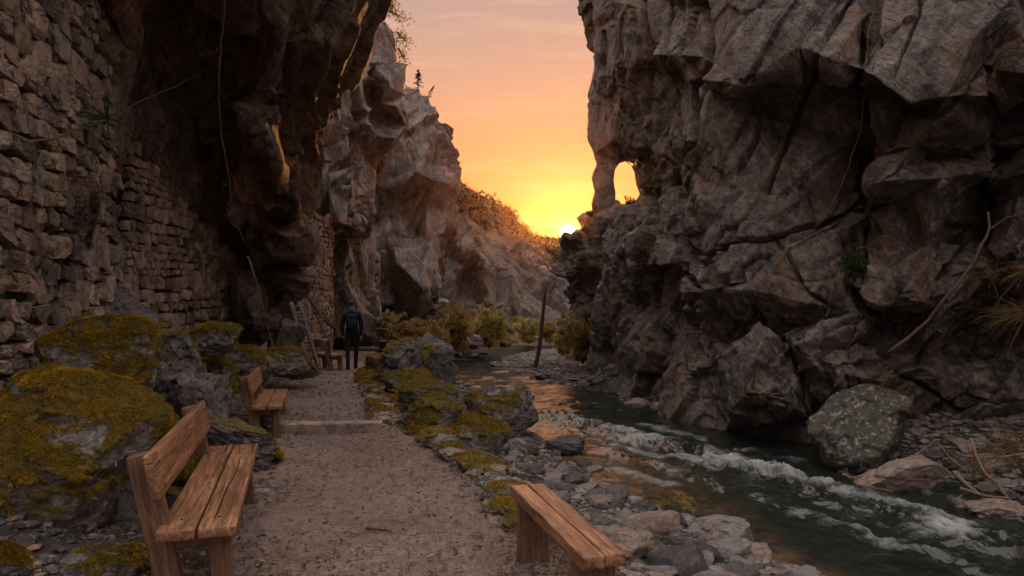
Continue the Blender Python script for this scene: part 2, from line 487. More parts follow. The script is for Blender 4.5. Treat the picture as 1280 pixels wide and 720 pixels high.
# rapids follow this line
RAP = np.array([(.9, 16.5), (1.6, 14.9), (2.3, 13.6), (3.3, 12.2), (3.9, 10.6), (4.5, 9.2), (5.0, 7.9), (5.5, 6.8), (6.5, 5)])
def dist_line(px, py, L):
    best = np.full(px.shape, 99.)
    for a, b in zip(L[:-1], L[1:]):
        ab = b - a; t = np.clip(((px - a[0]) * ab[0] + (py - a[1]) * ab[1]) / (ab @ ab), 0, 1)
        best = np.minimum(best, np.hypot(px - a[0] - t * ab[0], py - a[1] - t * ab[1]))
    return best
dr = dist_line(q[:, 0], q[:, 1], RAP)
near = np.exp(-(dr / .55) ** 2)
dr2 = dist_line(q[:, 0], q[:, 1], np.array([(1.7, 12.4), (2.6, 10.7), (3.3, 9.2), (4.2, 7.4), (4.9, 5.9)])); dr3 = dist_line(q[:, 0], q[:, 1], np.array([(3.6, 13.2), (4.9, 11.4), (5.8, 9.4), (6.4, 7.6)]))
near = np.maximum(near, .55 * np.exp(-(dr2 / .22) ** 2)); near = np.maximum(near, .5 * np.exp(-(dr3 / .2) ** 2))
ripple = np.interp(q[:, 1], [4, 16, 26, 40], [.9, 1.1, .5, .4])
w1 = ridged(np.stack([fl[:, 0] * 1.1, fl[:, 1] * 2.2, fl[:, 2]], 1) + .5 * fbm(q * .8, 2, 3)[:, None], 11, 4)
w2 = fbm(np.stack([q[:, 0] * 2.6, q[:, 1] * 5, q[:, 2]], 1), 21, 4)
w3 = ridged(q * 2.3 + .4 * fbm(q * 1.4, 4, 3)[:, None], 31, 5)
w4 = fbm(np.stack([q[:, 0] * .8 + .3 * q[:, 1], q[:, 1] * 2.1, 0 * q[:, 0]], 1), 91, 3)
wz = w1 * .022 * ripple + w2 * .010 * ripple + w4 * .034 * sstep(15, 24, q[:, 1]) + near * (w3 * .085 + .02)
u = UW.reshape(-1)
foam = near * (.05 + .75 * np.clip(w3 * 1.1 - .45, 0, 1)) * np.clip(.75 + .9 * fbm(np.stack([fl[:, 0] * .9, fl[:, 1] * 1.6, fl[:, 2]], 1), 71, 2), .1, 1.1) + .16 * np.exp(-(dr / 2.2) ** 2)
foam *= np.interp(q[:, 1], [4, 5.5, 14, 17], [.6, 1, 1, .2])
band = fbm(np.stack([fl[:, 0] * .5, fl[:, 1] * 2.5, fl[:, 2]], 1), 51, 3)
foam = foam + .16 * np.clip(band, 0, 1) * np.interp(q[:, 1], [5, 12, 16], [1, .8, 0]) + .0 * np.clip(fbm(np.stack([q[:, 0] * .8, q[:, 1] * 1.6, 0 * q[:, 0]], 1), 57, 3) + .2, 0, 1) * sstep(17, 24, q[:, 1])
RPK = [(745, 540, 14.6), (766, 550, 13.4), (829, 541, 14.4), (808, 535, 15), (775, 562, 12.6), (865, 575, 11.6), (780, 600, 10.8), (900, 570, 11.9), (940, 590, 10.8), (1000, 600, 10.2), (1060, 625, 9.2)]
for (ax, ay, ad) in RPK:
    p0 = P(ax, ay, ad); dd = dist_line(q[:, 0], q[:, 1], np.array([(p0[0] - .1, p0[1] + .1), (p0[0] + .55, p0[1] - .8)]))
    k = np.exp(-(dd / .22) ** 2); foam = np.maximum(foam, k * .62); wz = wz + k * .03 * np.abs(w3)
shallow_gold = (1 - sstep(.05, np.interp(q[:, 1], [7, 10, 14], [.2, .45, .6]), u)) * .85  # shallows by the left bank, widened to spread the painted gold reflection
wat = link('river_water', grid_mesh('river_water', WX, WY, (WZ + wz).reshape(WX.shape), [M['water']],
                              {'foam': np.clip(foam, 0, 1), 'shallow_gold': np.clip(shallow_gold, 0, 1), 'chop': sstep(13, 27, q[:, 1])}))
wat.name = 'water'; tag(wat, kind='structure')

# ------------------------------------------------------------------ cliffs
def inside(px, py, poly):
    c = False; n = len(poly)
    for i in range(n):
        x0, y0 = poly[i][:2]; x1, y1 = poly[(i + 1) % n][:2]
        if (y0 > py) != (y1 > py) and px < (x1 - x0) * (py - y0) / (y1 - y0) + x0: c = not c
    return c

def refine(P3, tri, k, passes=9):
    P3 = [np.array(p, float) for p in P3]; tri = [tuple(int(v) for v in t_) for t_ in tri]
    for _ in range(passes):
        mark = set()
        for t_ in tri:
            best = None
            for a, b in ((t_[0], t_[1]), (t_[1], t_[2]), (t_[2], t_[0])):
                l = np.linalg.norm(P3[a] - P3[b]); lim = k * max(3., min(P3[a][1], P3[b][1]))
                if l > lim and (best is None or l > best[0]): best = (l, (min(a, b), max(a, b)))
            if best: mark.add(best[1])
        if not mark: break
        mid = {}
        for e in mark: mid[e] = len(P3); P3.append((P3[e[0]] + P3[e[1]]) / 2)
        new = []
        for t_ in tri:
            m = [mid.get((min(t_[i], t_[(i + 1) % 3]), max(t_[i], t_[(i + 1) % 3]))) for i in range(3)]
            c = sum(x is not None for x in m)
            if c == 0: new.append(t_)
            elif c == 1:
                i = [x is not None for x in m].index(True); a, b, cc_ = t_[i], t_[(i + 1) % 3], t_[(i + 2) % 3]
                new += [(a, m[i], cc_), (m[i], b, cc_)]
            elif c == 2:
                i = [x is None for x in m].index(True); a, b, cc_ = t_[i], t_[(i + 1) % 3], t_[(i + 2) % 3]
                m1, m2 = m[(i + 1) % 3], m[(i + 2) % 3]
                new += [(m1, cc_, m2), (a, b, m1), (a, m1, m2)]
            else: new += [(t_[0], m[0], m[2]), (m[0], t_[1], m[1]), (m[2], m[1], t_[2]), (m[0], m[1], m[2])]
        tri = new
    return np.array(P3), np.array(tri)

def cliff(name, outline, pts, mat, n=30, back=(0, 6, 0), seed=1, s=(1.6, .55, .2), a=(.4, .13, .045), hole=None,
          thin=None, M3=None, warp=.15, aniso=(1, 1, 1.5), creases=(), kref=.09, lines=()):
    P2 = list(outline) + list(pts) + (list(hole) if hole else [])
    v2 = [Vector((p[0], -p[1])) for p in P2]
    no = len(outline)
    ed = [(i, (i + 1) % no) for i in range(no)]
    if hole:
        h0 = no + len(pts); ed += [(h0 + i, h0 + (i + 1) % len(hole)) for i in range(len(hole))]
    for c in creases: ed.append(c)
    vo, eo, fo, ov, oe, of = delaunay_2d_cdt(v2, ed, [], 0, 1e-4)
    P3 = []; thinf = []
    for k, v in enumerate(vo):
        src = P2[ov[k][0]] if len(ov[k]) else None
        if src is None:
            dd = sorted((math.hypot(p[0] - v.x, p[1] + v.y), p[2]) for p in P2)[:3]
            w = [1 / (x[0] + 1) for x in dd]; src = (v.x, -v.y, sum(a_ * x[1] for a_, x in zip(w, dd)) / sum(w))
        P3.append(P(*src[:3])); thinf.append(bool(thin and thin(src[0], src[1])))
    tri = []
    for f in fo:
        cx = sum(vo[i].x for i in f) / 3; cy = -sum(vo[i].y for i in f) / 3
        if not inside(cx, cy, outline): continue
        if hole and inside(cx, cy, hole): continue
        tri.append(tuple(f))
    P3 = np.array(P3); tri = np.array(tri)
    # orient towards camera
    nn = np.cross(P3[tri[:, 1]] - P3[tri[:, 0]], P3[tri[:, 2]] - P3[tri[:, 0]])
    cc = P3[tri].mean(1) - np.array([0, 0, EYE])
    flip = (nn * cc).sum(1) > 0
    tri[flip] = tri[flip][:, ::-1]
    # back skirt
    cnt = {}
    for f in tri:
        for k in range(3):
            cnt[(f[k], f[(k + 1) % 3])] = 1
    bd = [e for e in cnt if (e[1], e[0]) not in cnt]
    bv = {}
    P3l = list(P3); extra = []
    for (i, j) in bd:
        for k in (i, j):
            if k not in bv:
                bk = np.array((.15, .9, .16) if thinf[k] else back, float)
                if hole and not thinf[k] and HOR - (P3[k][2] - EYE) / P3[k][1] * F > 262: bk[2] = -2.
                P3l.append(P3[k] + bk); bv[k] = len(P3l) - 1
        extra += [(j, i, bv[i]), (j, bv[i], bv[j])]
    P3 = np.array(P3l); tri = np.concatenate([tri, np.array(extra)])
    P3, tri = refine(P3, tri, kref)
    N = normals(P3, tri)
    # subdivide each triangle n x n
    bi, bj = [], []
    for i in range(n + 1):
        for j in range(n + 1 - i):
            bi.append(i); bj.append(j)
    bi = np.array(bi); bj = np.array(bj); idx = {(i, j): k for k, (i, j) in enumerate(zip(bi, bj))}
    tl = []
    for i in range(n):
        for j in range(n - i):
            tl.append((idx[i, j], idx[i + 1, j], idx[i, j + 1]))
            if j < n - i - 1: tl.append((idx[i + 1, j], idx[i + 1, j + 1], idx[i, j + 1]))
    tl = np.array(tl)
    w1 = (bi / n)[None, :, None]; w2 = (bj / n)[None, :, None]; w0 = 1 - w1 - w2
    def interp(A):
        return (A[tri[:, 0]][:, None] * w0 + A[tri[:, 1]][:, None] * w1 + A[tri[:, 2]][:, None] * w2).reshape(-1, 3)
    V = interp(P3); NN = interp(N)
    T = (np.arange(len(tri))[:, None, None] * len(bi) + tl[None]).reshape(-1, 3)
    key = np.round(V * 2000).astype(np.int64)
    _, ix, inv = np.unique(key, axis=0, return_index=True, return_inverse=True)
    V = V[ix]; NN = NN[ix]; T = inv.reshape(-1)[T]
    T = T[(T[:, 0] != T[:, 1]) & (T[:, 1] != T[:, 2]) & (T[:, 0] != T[:, 2])]
    NN /= np.linalg.norm(NN, axis=1)[:, None] + 1e-9
    ca, sa = math.cos(M3 or 0), math.sin(M3 or 0)           # long axis of the blocks: M3 above the horizontal in the x-z plane
    Mr = np.array([[ca, .15, sa], [0, 1, 0], [-sa, .1, ca]]) * np.array(aniso)[:, None]
    q = V @ Mr.T + seed * 11.3
    wv = np.stack([fbm(q / s[0] * .6, seed + k, 2) for k in (1, 2, 3)], 1)
    V = V + wv * warp
    qq = q + wv * .22 * s[0]
    h1, g1 = facet(qq / s[0], seed, 1.6)
    h2, g2 = facet(qq / s[1] + wv * .25, seed + 7, 1.5)
    h3, g3 = facet(qq / s[2] + wv * .3, seed + 13, 1.5)
    sel = sstep(-.15, .35, fbm(q / s[0] * .7, seed + 41, 2))      # smooth faces and broken zones alternate
    thf = 1.
    if thin:
        px = V[:, 0] / V[:, 1] * F + 640; py = HOR - (V[:, 2] - EYE) / V[:, 1] * F
        thf = np.where(px < 830, .16 + .84 * np.clip(np.maximum(np.abs(py - 215) - 60, px - 802) / 25, 0, 1), 1.)
    gl = ridged(np.stack([q[:, 0] / s[0] * .5, q[:, 1] / s[0] * .5, q[:, 2] / s[1] * 1.5], 1) + wv * .3, seed + 23, 5)
    disp = (h1 * a[0] * 2 + h2 * a[1] * 2 * (.35 + .65 * sel)) * thf + h3 * a[2] * 2 * (.2 + .8 * sel) \
        - (1 - sstep(0, .05, g1)) * a[0] * .3 * thf - (1 - sstep(0, .06, g2)) * a[1] * .35 * (.3 + sel) \
        + fbm(q / s[1] * 1.6, seed + 3, 6) * a[1] * .25 + gl * a[2] * .4
    if lines:                                  # traced cracks (negative) and ribs (positive)
        lx = V[:, 0] / np.maximum(V[:, 1], 1) * F; ly = (V[:, 2] - EYE) / np.maximum(V[:, 1], 1) * F
        lx = lx + wv[:, 0] * 6; ly = ly + wv[:, 1] * 6
        for (pl, wd_, dp_) in lines:
            Lp = np.array([(x_ - 640., HOR - y_) for x_, y_ in pl]); dd = dist_line(lx, ly, Lp)
            k_ = np.exp(-(dd / wd_) ** 2) if dp_ > 0 else 1 - sstep(wd_ * .3, wd_, dd)
            disp = disp + k_ * dp_
    V = V + NN * disp[:, None]
    me = mesh_np(name, V, T, [mat], True)
    o = link(name, me)
    return o

# --- right-hand cliff with the rock window
out_r = [(690, -330, 22), (900, -350, 17), (1090, -350, 14), (1300, -350, 11.5), (1800, -350, 8), (1800, 100, 8.2), (1800, 350, 8.5), (1800, 640, 8.8),
         (1500, 640, 10), (1290, 612, 11.9), (1190, 600, 12), (1100, 590, 12.4), (1010, 578, 13), (960, 568, 13.4), (900, 562, 14), (868, 548, 14.8),
         (842, 534, 15.8), (800, 512, 18.4), (770, 496, 20.5), (745, 478, 23.5),
         (752, 440, 23), (750, 400, 22.5), (757, 345, 22), (748, 305, 22.3), (741, 268, 22.3),
         (739, 256, 22.3), (744, 238, 22.4), (741, 222, 22.6), (747, 206, 22.8), (743, 190, 23), (736, 172, 23.6), (735, 120, 24), (741, 84, 24), (735, 40, 23.6), (731, 0, 23)]
hole_r = [(767, 225, 22), (769, 212, 22), (774, 204, 22), (782, 201, 22), (790, 206, 22), (795, 217, 22), (797, 230, 22), (801, 244, 22), (794, 253, 22), (780, 256, 22), (768, 255, 22), (770, 240, 22)]
pts_r = [(765, 0, 20), (800, 10, 18.4), (835, 0, 18.6), (860, 20, 17.4), (885, 0, 15.4), (925, 5, 14.2), (1000, 0, 13.2), (1060, 0, 13.2),
         (1083, 0, 13.9), (1098, 0, 11.8), (1180, 0, 11), (1262, 0, 10.7), (1290, 0, 11.2),
         (770, 80, 20.7), (800, 90, 18.9), (820, 70, 17.6), (845, 100, 17.8), (872, 70, 15.5), (885, 98, 14.7), (940, 100, 13.7), (1000, 90, 13.1),
         (1010, 60, 12.8), (1022, 100, 13.6), (1070, 110, 13.5), (1084, 100, 13.9), (1090, 92, 11.2), (1135, 128, 10.9), (1180, 124, 10.8), (1230, 118, 10.9), (1238, 88, 11.0), (1290, 95, 10.2),
         (1150, 60, 10.9), (1215, 50, 10.7),
         (888, 112, 15.1), (945, 122, 14.5), (1000, 106, 13.8), (1090, 112, 12.4), (1137, 145, 12.3), (1236, 135, 12.3), (1290, 112, 12.1),
         (770, 170, 21), (812, 190, 18.8), (835, 185, 17.2), (872, 170, 15.6), (905, 180, 14.9), (960, 188, 14.0), (1000, 150, 14.4), (1030, 190, 13.4), (1070, 170, 13.6), (1082, 200, 13.9),
         (1100, 182, 12.2), (1140, 180, 11.9), (1220, 176, 11.8), (1290, 185, 11.8), (1096, 205, 12.8), (1165, 206, 12.7), (1236, 200, 12.7),
         (1098, 224, 11.7), (1165, 222, 11.6), (1230, 214, 11.7), (1238, 240, 12.6), (1248, 225, 11.6), (1290, 215, 11.1),
         (830, 240, 18), (858, 215, 16.6), (880, 250, 15.4), (920, 240, 14.5), (970, 240, 13.8), (1030, 245, 13.6), (1078, 240, 13.7), (1088, 260, 13.9),
         (765, 272, 21.4), (802, 262, 19.8), (826, 285, 18), (850, 300, 16.8), (772, 310, 20.8), (797, 335, 19.3), (820, 325, 17.8), (846, 345, 18.4), (842, 385, 18.6), (860, 330, 16.2),
         (882, 290, 15.5), (916, 316, 13.9), (942, 312, 13.6), (990, 290, 13.6), (1040, 290, 13.3), (1086, 300, 13.9), (868, 352, 15.2),
         (866, 362, 14.4), (928, 350, 13.5), (962, 400, 13.9), (876, 420, 15.2), (922, 430, 14.9), (902, 470, 14.7),
         (908, 445, 13.6), (950, 430, 12.8), (1000, 470, 12.9), (1010, 530, 13.1), (960, 548, 13.5), (905, 540, 14.3), (932, 490, 12.3), (975, 500, 12.2), (985, 455, 13.4),
         (1000, 440, 12.5), (1080, 428, 12.7), (1050, 470, 12), (1100, 480, 12.1), (1000, 372, 13), (1045, 350, 12.9), (1060, 400, 12.7), (1084, 380, 13.6), (985, 420, 13.8),
         (1098, 372, 11.8), (1160, 300, 11.7), (1180, 378, 11.7), (1228, 330, 11.8), (1238, 300, 12.7), (1246, 370, 12.4), (1255, 320, 11.6), (1290, 350, 11.4), (1110, 412, 13.2), (1200, 420, 13.3), (1290, 440, 12.4),
         (1150, 460, 12.3), (1220, 490, 11.7), (1290, 510, 11.5), (1180, 545, 12.4), (1100, 540, 12.6),
         (790, 430, 19.6), (780, 470, 21), (815, 440, 18.3), (800, 380, 19.9), (775, 390, 21.2), (825, 500, 17.4), (858, 470, 15.9), (850, 430, 17), (765, 430, 22.3),
         (1450, 100, 9.8), (1500, 300, 10.4), (1400, 200, 10.6), (1400, 450, 11), (1650, 200, 8.6), (1600, 500, 9)]
cr = cliff('cliff_right', out_r, pts_r, M['cliff_right'], 22, (2.5, 7, 3), 3, hole=hole_r,
           thin=lambda x, y: x < 800 and 165 < y < 275, warp=.07, s=(2.0, .7, .24), a=(.17, .12, .045), aniso=(.5, 1, 1.1), M3=R(52), lines=[
           ([(1092, -200), (1090, 0), (1080, 60), (1072, 130), (1082, 200), (1084, 300), (1086, 400)], 6, -.5), ([(948, 135), (945, 170), (918, 215)], 4, -.25),
           ([(880, -100), (882, 60), (876, 100), (868, 180), (840, 230)], 5, -.4), ([(1078, -20), (1040, 60), (1000, 140), (975, 190), (960, 240)], 4, -.35), ([(1238, 90), (1242, 180), (1234, 260), (1215, 300), (1180, 350)], 5, -.4),
           ([(787, 60), (795, 150), (815, 230), (822, 300), (832, 400), (815, 470)], 5, -.45), ([(800, -80), (812, 60), (806, 140)], 5, -.4), ([(845, 0), (838, 90), (850, 160), (848, 240), (862, 320)], 5, -.4), ([(950, 395), (985, 430), (1022, 500), (1035, 570)], 6, -.45),
           ([(985, 446), (1040, 432), (1090, 428)], 4, -.3), ([(1085, 415), (1140, 470), (1230, 545)], 5, -.4), ([(1160, -100), (1150, 20), (1120, 100)], 3, -.2), ([(862, 338), (915, 305), (960, 300), (1083, 262)], 4, -.3), ([(975, 300), (1010, 360), (1060, 395)], 3, -.2),
           ([(866, 346), (872, 430), (900, 530)], 5, -.4), ([(757, 40), (762, 130), (770, 180)], 4, -.3)])
tag(cr, kind='structure')

# --- a spur of rock behind it, at the sun
out_s = [(708, 306, 29), (713, 290, 28.6), (722, 276, 28.2), (735, 266, 28), (760, 256, 28.2), (800, 262, 28), (820, 430, 28), (760, 425, 28), (730, 408, 28.5), (712, 398, 28.6), (707, 380, 29), (706, 340, 28.8)]
pts_s = [(725, 300, 27.4), (728, 350, 27.8), (742, 330, 27), (745, 390, 27.4), (718, 370, 28), (775, 300, 27), (775, 360, 27)]
sp = cliff('cliff_spur', out_s, pts_s, M['cliff_right'], 14, (2.5, 3, 0), 8, warp=.06, s=(1.5, .6, .25), a=(.22, .13, .05)); tag(sp, kind='structure')

# --- left: near overhang
out_l = [(-500, -420, 5), (0, -420, 6), (330, -420, 8.5), (640, -360, 13), (560, -200, 12.6), (500, -70, 12.2), (474, 0, 12), (456, 62, 12.4), (440, 112, 13), (426, 150, 13.6),
         (414, 172, 14), (424, 205, 14.6), (400, 245, 14.8), (384, 290, 15), (372, 330, 15), (358, 380, 14.8), (345, 425, 14.6), (322, 446, 14.4),
         (300, 446, 14.6), (200, 455, 11.9), (140, 470, 10.3), (60, 500, 7.6), (-500, 560, 3.6)]
pts_l = [(-200, 0, 5.6), (-200, 300, 4.8), (-500, 0, 4.6), (0, 0, 6.3), (60, 200, 7.6), (60, 400, 7.6), (0, 300, 6.4), (100, 100, 8.4),
         (118, 0, 8.8), (138, 0, 8.3), (128, 90, 9.0), (150, 60, 9.6), (160, 0, 9.6), (136, 150, 9.6), (150, 130, 10.4), (142, 220, 10.4),
         (142, 420, 10.4), (200, 120, 11.6), (200, 430, 11.7), (200, 260, 11.9), (250, 170, 13), (250, 430, 13.2), (292, 310, 14.9), (296, 430, 14.9), (250, 300, 13.1),
         (200, 20, 10.9), (210, 70, 11.3), (250, 20, 11.2), (270, 100, 12.2), (232, 120, 12.4), (285, 50, 11.2), (320, 0, 9.8),
         (290, 190, 12.6), (272, 250, 13.4), (300, 260, 12.8), (286, 300, 13.8), (302, 340, 13.3), (284, 380, 13.9), (316, 395, 13.0), (300, 425, 13.8), (330, 430, 13.6), (330, 340, 13.9),
         (320, 120, 11.7), (345, 130, 11.3), (352, 50, 10.4), (330, 100, 11), (328, 150, 11.2), (340, 200, 11.5), (350, 240, 11.9), (360, 300, 12.4), (362, 350, 13.0), (350, 400, 13.5),
         (318, 200, 12.4), (325, 270, 12.8), (362, 120, 12.5), (368, 180, 13.0), (378, 240, 13.7), (372, 290, 14.2),
         (400, 50, 11), (385, 0, 10.2), (420, 30, 11.2), (424, 90, 12), (398, 130, 12.6), (405, 175, 13.5), (396, 215, 14.2), (440, 40, 11.7), (390, -100, 9.5), (440, -150, 10.5), (200, -200, 7.4)]
cl = cliff('cliff_overhang', out_l, pts_l, M['cliff_over'], 20, (-6, 3, 1), 5, warp=.13, s=(1.4, .5, .2), a=(.22, .075, .022), aniso=(.33, 1, 1.2), M3=R(68), lines=[
           ([(352, 20), (350, 60), (334, 110), (328, 150), (340, 200), (352, 240), (362, 300), (365, 350)], 7, .28), ([(330, 130), (316, 200), (308, 260), (318, 320), (312, 380)], 6, .22), ([(396, 40), (384, 140), (392, 200), (372, 290)], 6, .2),
           ([(366, 60), (352, 120), (352, 190), (368, 250), (374, 320)], 5, -.35), ([(318, 60), (306, 160), (296, 240)], 5, -.3), ([(425, 20), (412, 90), (404, 150)], 6, .18)])
tag(cl, kind='structure')

# --- left: second cliff (striated, with the nose)
out_a = [(340, -120, 20), (420, -80, 24), (452, -25, 26), (472, 8, 28), (494, 36, 29), (503, 75, 29), (501, 112, 28.4), (505, 150, 27.8), (496, 168, 26.8), (479, 187, 27.4), (474, 210, 28),
         (474, 300, 27.5), (469, 365, 27), (480, 405, 26.5), (474, 432, 26.5), (420, 436, 25), (360, 436, 20), (340, 200, 20)]
pts_a = [(455, 62, 26.5), (450, 78, 25.8), (438, 98, 25.0), (470, 88, 26), (487, 98, 26.2), (480, 122, 26.9), (466, 118, 27.4), (470, 142, 27.6), (497, 126, 26.8), (455, 150, 25.3),
         (472, 165, 26.2), (430, 140, 24.4), (442, 165, 25.2), (463, 187, 26.6), (420, 165, 24.4), (402, 220, 23.4), (440, 230, 23.9), (458, 205, 26), (425, 275, 22.9), (449, 288, 23.9), (463, 250, 25),
         (440, 302, 25.6), (456, 330, 26.2), (408, 302, 24.6), (405, 335, 25.2), (412, 400, 25), (432, 350, 24.8), (452, 380, 25.2), (445, 420, 25), (380, 200, 22.5), (365, 300, 21), (404, 290, 23.8), (404, 420, 23.9), (366, 420, 20.8), (430, 40, 24.5), (460, 20, 26.8)]
ca = cliff('cliff_pale', out_a, pts_a, M['cliff_pale'], 16, (-2, 6, 0), 11, warp=.22, s=(2.6, .9, .35), a=(.35, .16, .06), aniso=(.4, 1, 1.1), M3=R(78)); tag(ca, kind='structure')

# --- left: third cliff
out_b = [(450, 60, 38), (503, 108, 38), (520, 124, 38), (540, 142, 37.6), (550, 155, 37.6), (564, 163, 37.5), (560, 178, 37.6), (568, 195, 38), (569, 215, 38), (572, 238, 38), (568, 268, 38), (571, 300, 38),
         (566, 345, 38), (562, 380, 37.5), (568, 412, 37), (540, 425, 36.5), (470, 425, 33), (440, 420, 32), (450, 200, 36)]
pts_b = [(475, 130, 37), (510, 175, 36), (488, 230, 34.6), (520, 212, 34.6), (546, 230, 36.4), (530, 262, 36.6), (515, 250, 36.4), (480, 300, 34.6), (515, 288, 36.6), (498, 335, 33.2), (525, 362, 33.6), (520, 398, 35.6),
         (546, 330, 36.2), (550, 296, 37), (556, 250, 37.4), (470, 395, 33.2), (545, 385, 36), (480, 345, 34.6), (500, 390, 35.6), (535, 180, 36.6), (500, 200, 35.2), (540, 205, 36.8), (472, 250, 35.8), (536, 300, 35.6), (556, 355, 37)]
cb = cliff('cliff_far_left', out_b, pts_b, M['cliff_pale'], 16, (-3, 6, 0), 17, warp=.25, s=(2.8, 1.1, .45), a=(.5, .2, .08), aniso=(.5, 1, 1.1), M3=R(62)); tag(cb, kind='structure')

# --- far valley side and scrubby hill
out_c = [(500, 205, 56), (560, 233, 60), (575, 241, 62), (590, 248, 65), (612, 256, 67), (632, 270, 70), (655, 288, 76), (672, 298, 80), (690, 305, 86), (706, 314, 92), (800, 330, 96), (800, 425, 60), (720, 424, 60), (650, 424, 58), (600, 424, 54), (540, 430, 50), (500, 430, 48)]
pts_c = [(545, 280, 52), (562, 262, 55), (590, 272, 60), (620, 288, 65), (650, 305, 69), (688, 325, 71), (600, 300, 56), (600, 325, 53), (575, 330, 50), (622, 318, 58), (635, 345, 58), (660, 350, 64), (690, 365, 66), (600, 370, 52), (640, 385, 57), (560, 400, 49), (615, 395, 53), (665, 400, 58), (575, 290, 54), (740, 360, 72), (580, 360, 52)]
cc = cliff('hill_far', out_c, pts_c, M['cliff_far'], 14, (0, 25, -8), 23, warp=.3, s=(5., 2., .8), a=(.6, .45, .2), aniso=(.5, 1, 1.2), M3=R(-35)); tag(cc, kind='structure')

# scrub on the upper slopes of the far hill
M['scrub'] = newmat('scrub')[0]
def scrub(o, n, seed):
    co = np.empty(len(o.data.vertices) * 3, np.float32); o.data.vertices.foreach_get('co', co); co = co.reshape(-1, 3)
    px = co[:, 0] / co[:, 1] * F + 640; py = HOR - (co[:, 2] - EYE) / co[:, 1] * F
    lim = np.interp(px, [540, 575, 640, 700, 800], [262, 262, 300, 322, 345]) + 14 * vnoise(co * .25, 3)
    c = co[(py < lim) & (px > 520) & (px < 760)]
    r = np.random.default_rng(seed); c = c[r.integers(0, len(c), n)]
    c = np.repeat(c, 9, 0) + r.normal(0, .28, (n * 9, 3)) + (0, 0, .12)
    d1 = r.normal(size=c.shape); d1 /= np.linalg.norm(d1, axis=1)[:, None]; d2 = np.cross(d1, r.normal(size=c.shape)); d2 /= np.linalg.norm(d2, axis=1)[:, None]
    s_ = r.uniform(.08, .2, len(c))[:, None]
    V = np.stack([c - d1 * s_, c + d2 * s_ * .6, c + d1 * s_, c - d2 * s_ * .6], 1).reshape(-1, 3)
    q_ = link('scrub', mesh_np('scrub', V, np.arange(len(c) * 4).reshape(-1, 4), [M['scrub']], False, {'tint': np.repeat(r.random(len(c)), 4)})); tag(q_, kind='stuff')
_t = NT(M['scrub'].node_tree); finish(_t, _t.ramp(_t.attr('tint'), [(0, (.04, .028, .014)), (1, (.15, .10, .045))]), .9)
scrub(cc, 3000, 4)
def skyline(o, px0, w=3.):
    """height and depth of the rim of a cliff at one bearing, so that plants can root there"""
    co = np.empty(len(o.data.vertices) * 3, np.float32); o.data.vertices.foreach_get('co', co); co = co.reshape(-1, 3)
    px = co[:, 0] / co[:, 1] * F + 640; c = co[np.abs(px - px0) < w]
    k = np.argmax((c[:, 2] - EYE) / c[:, 1]); return c[k]
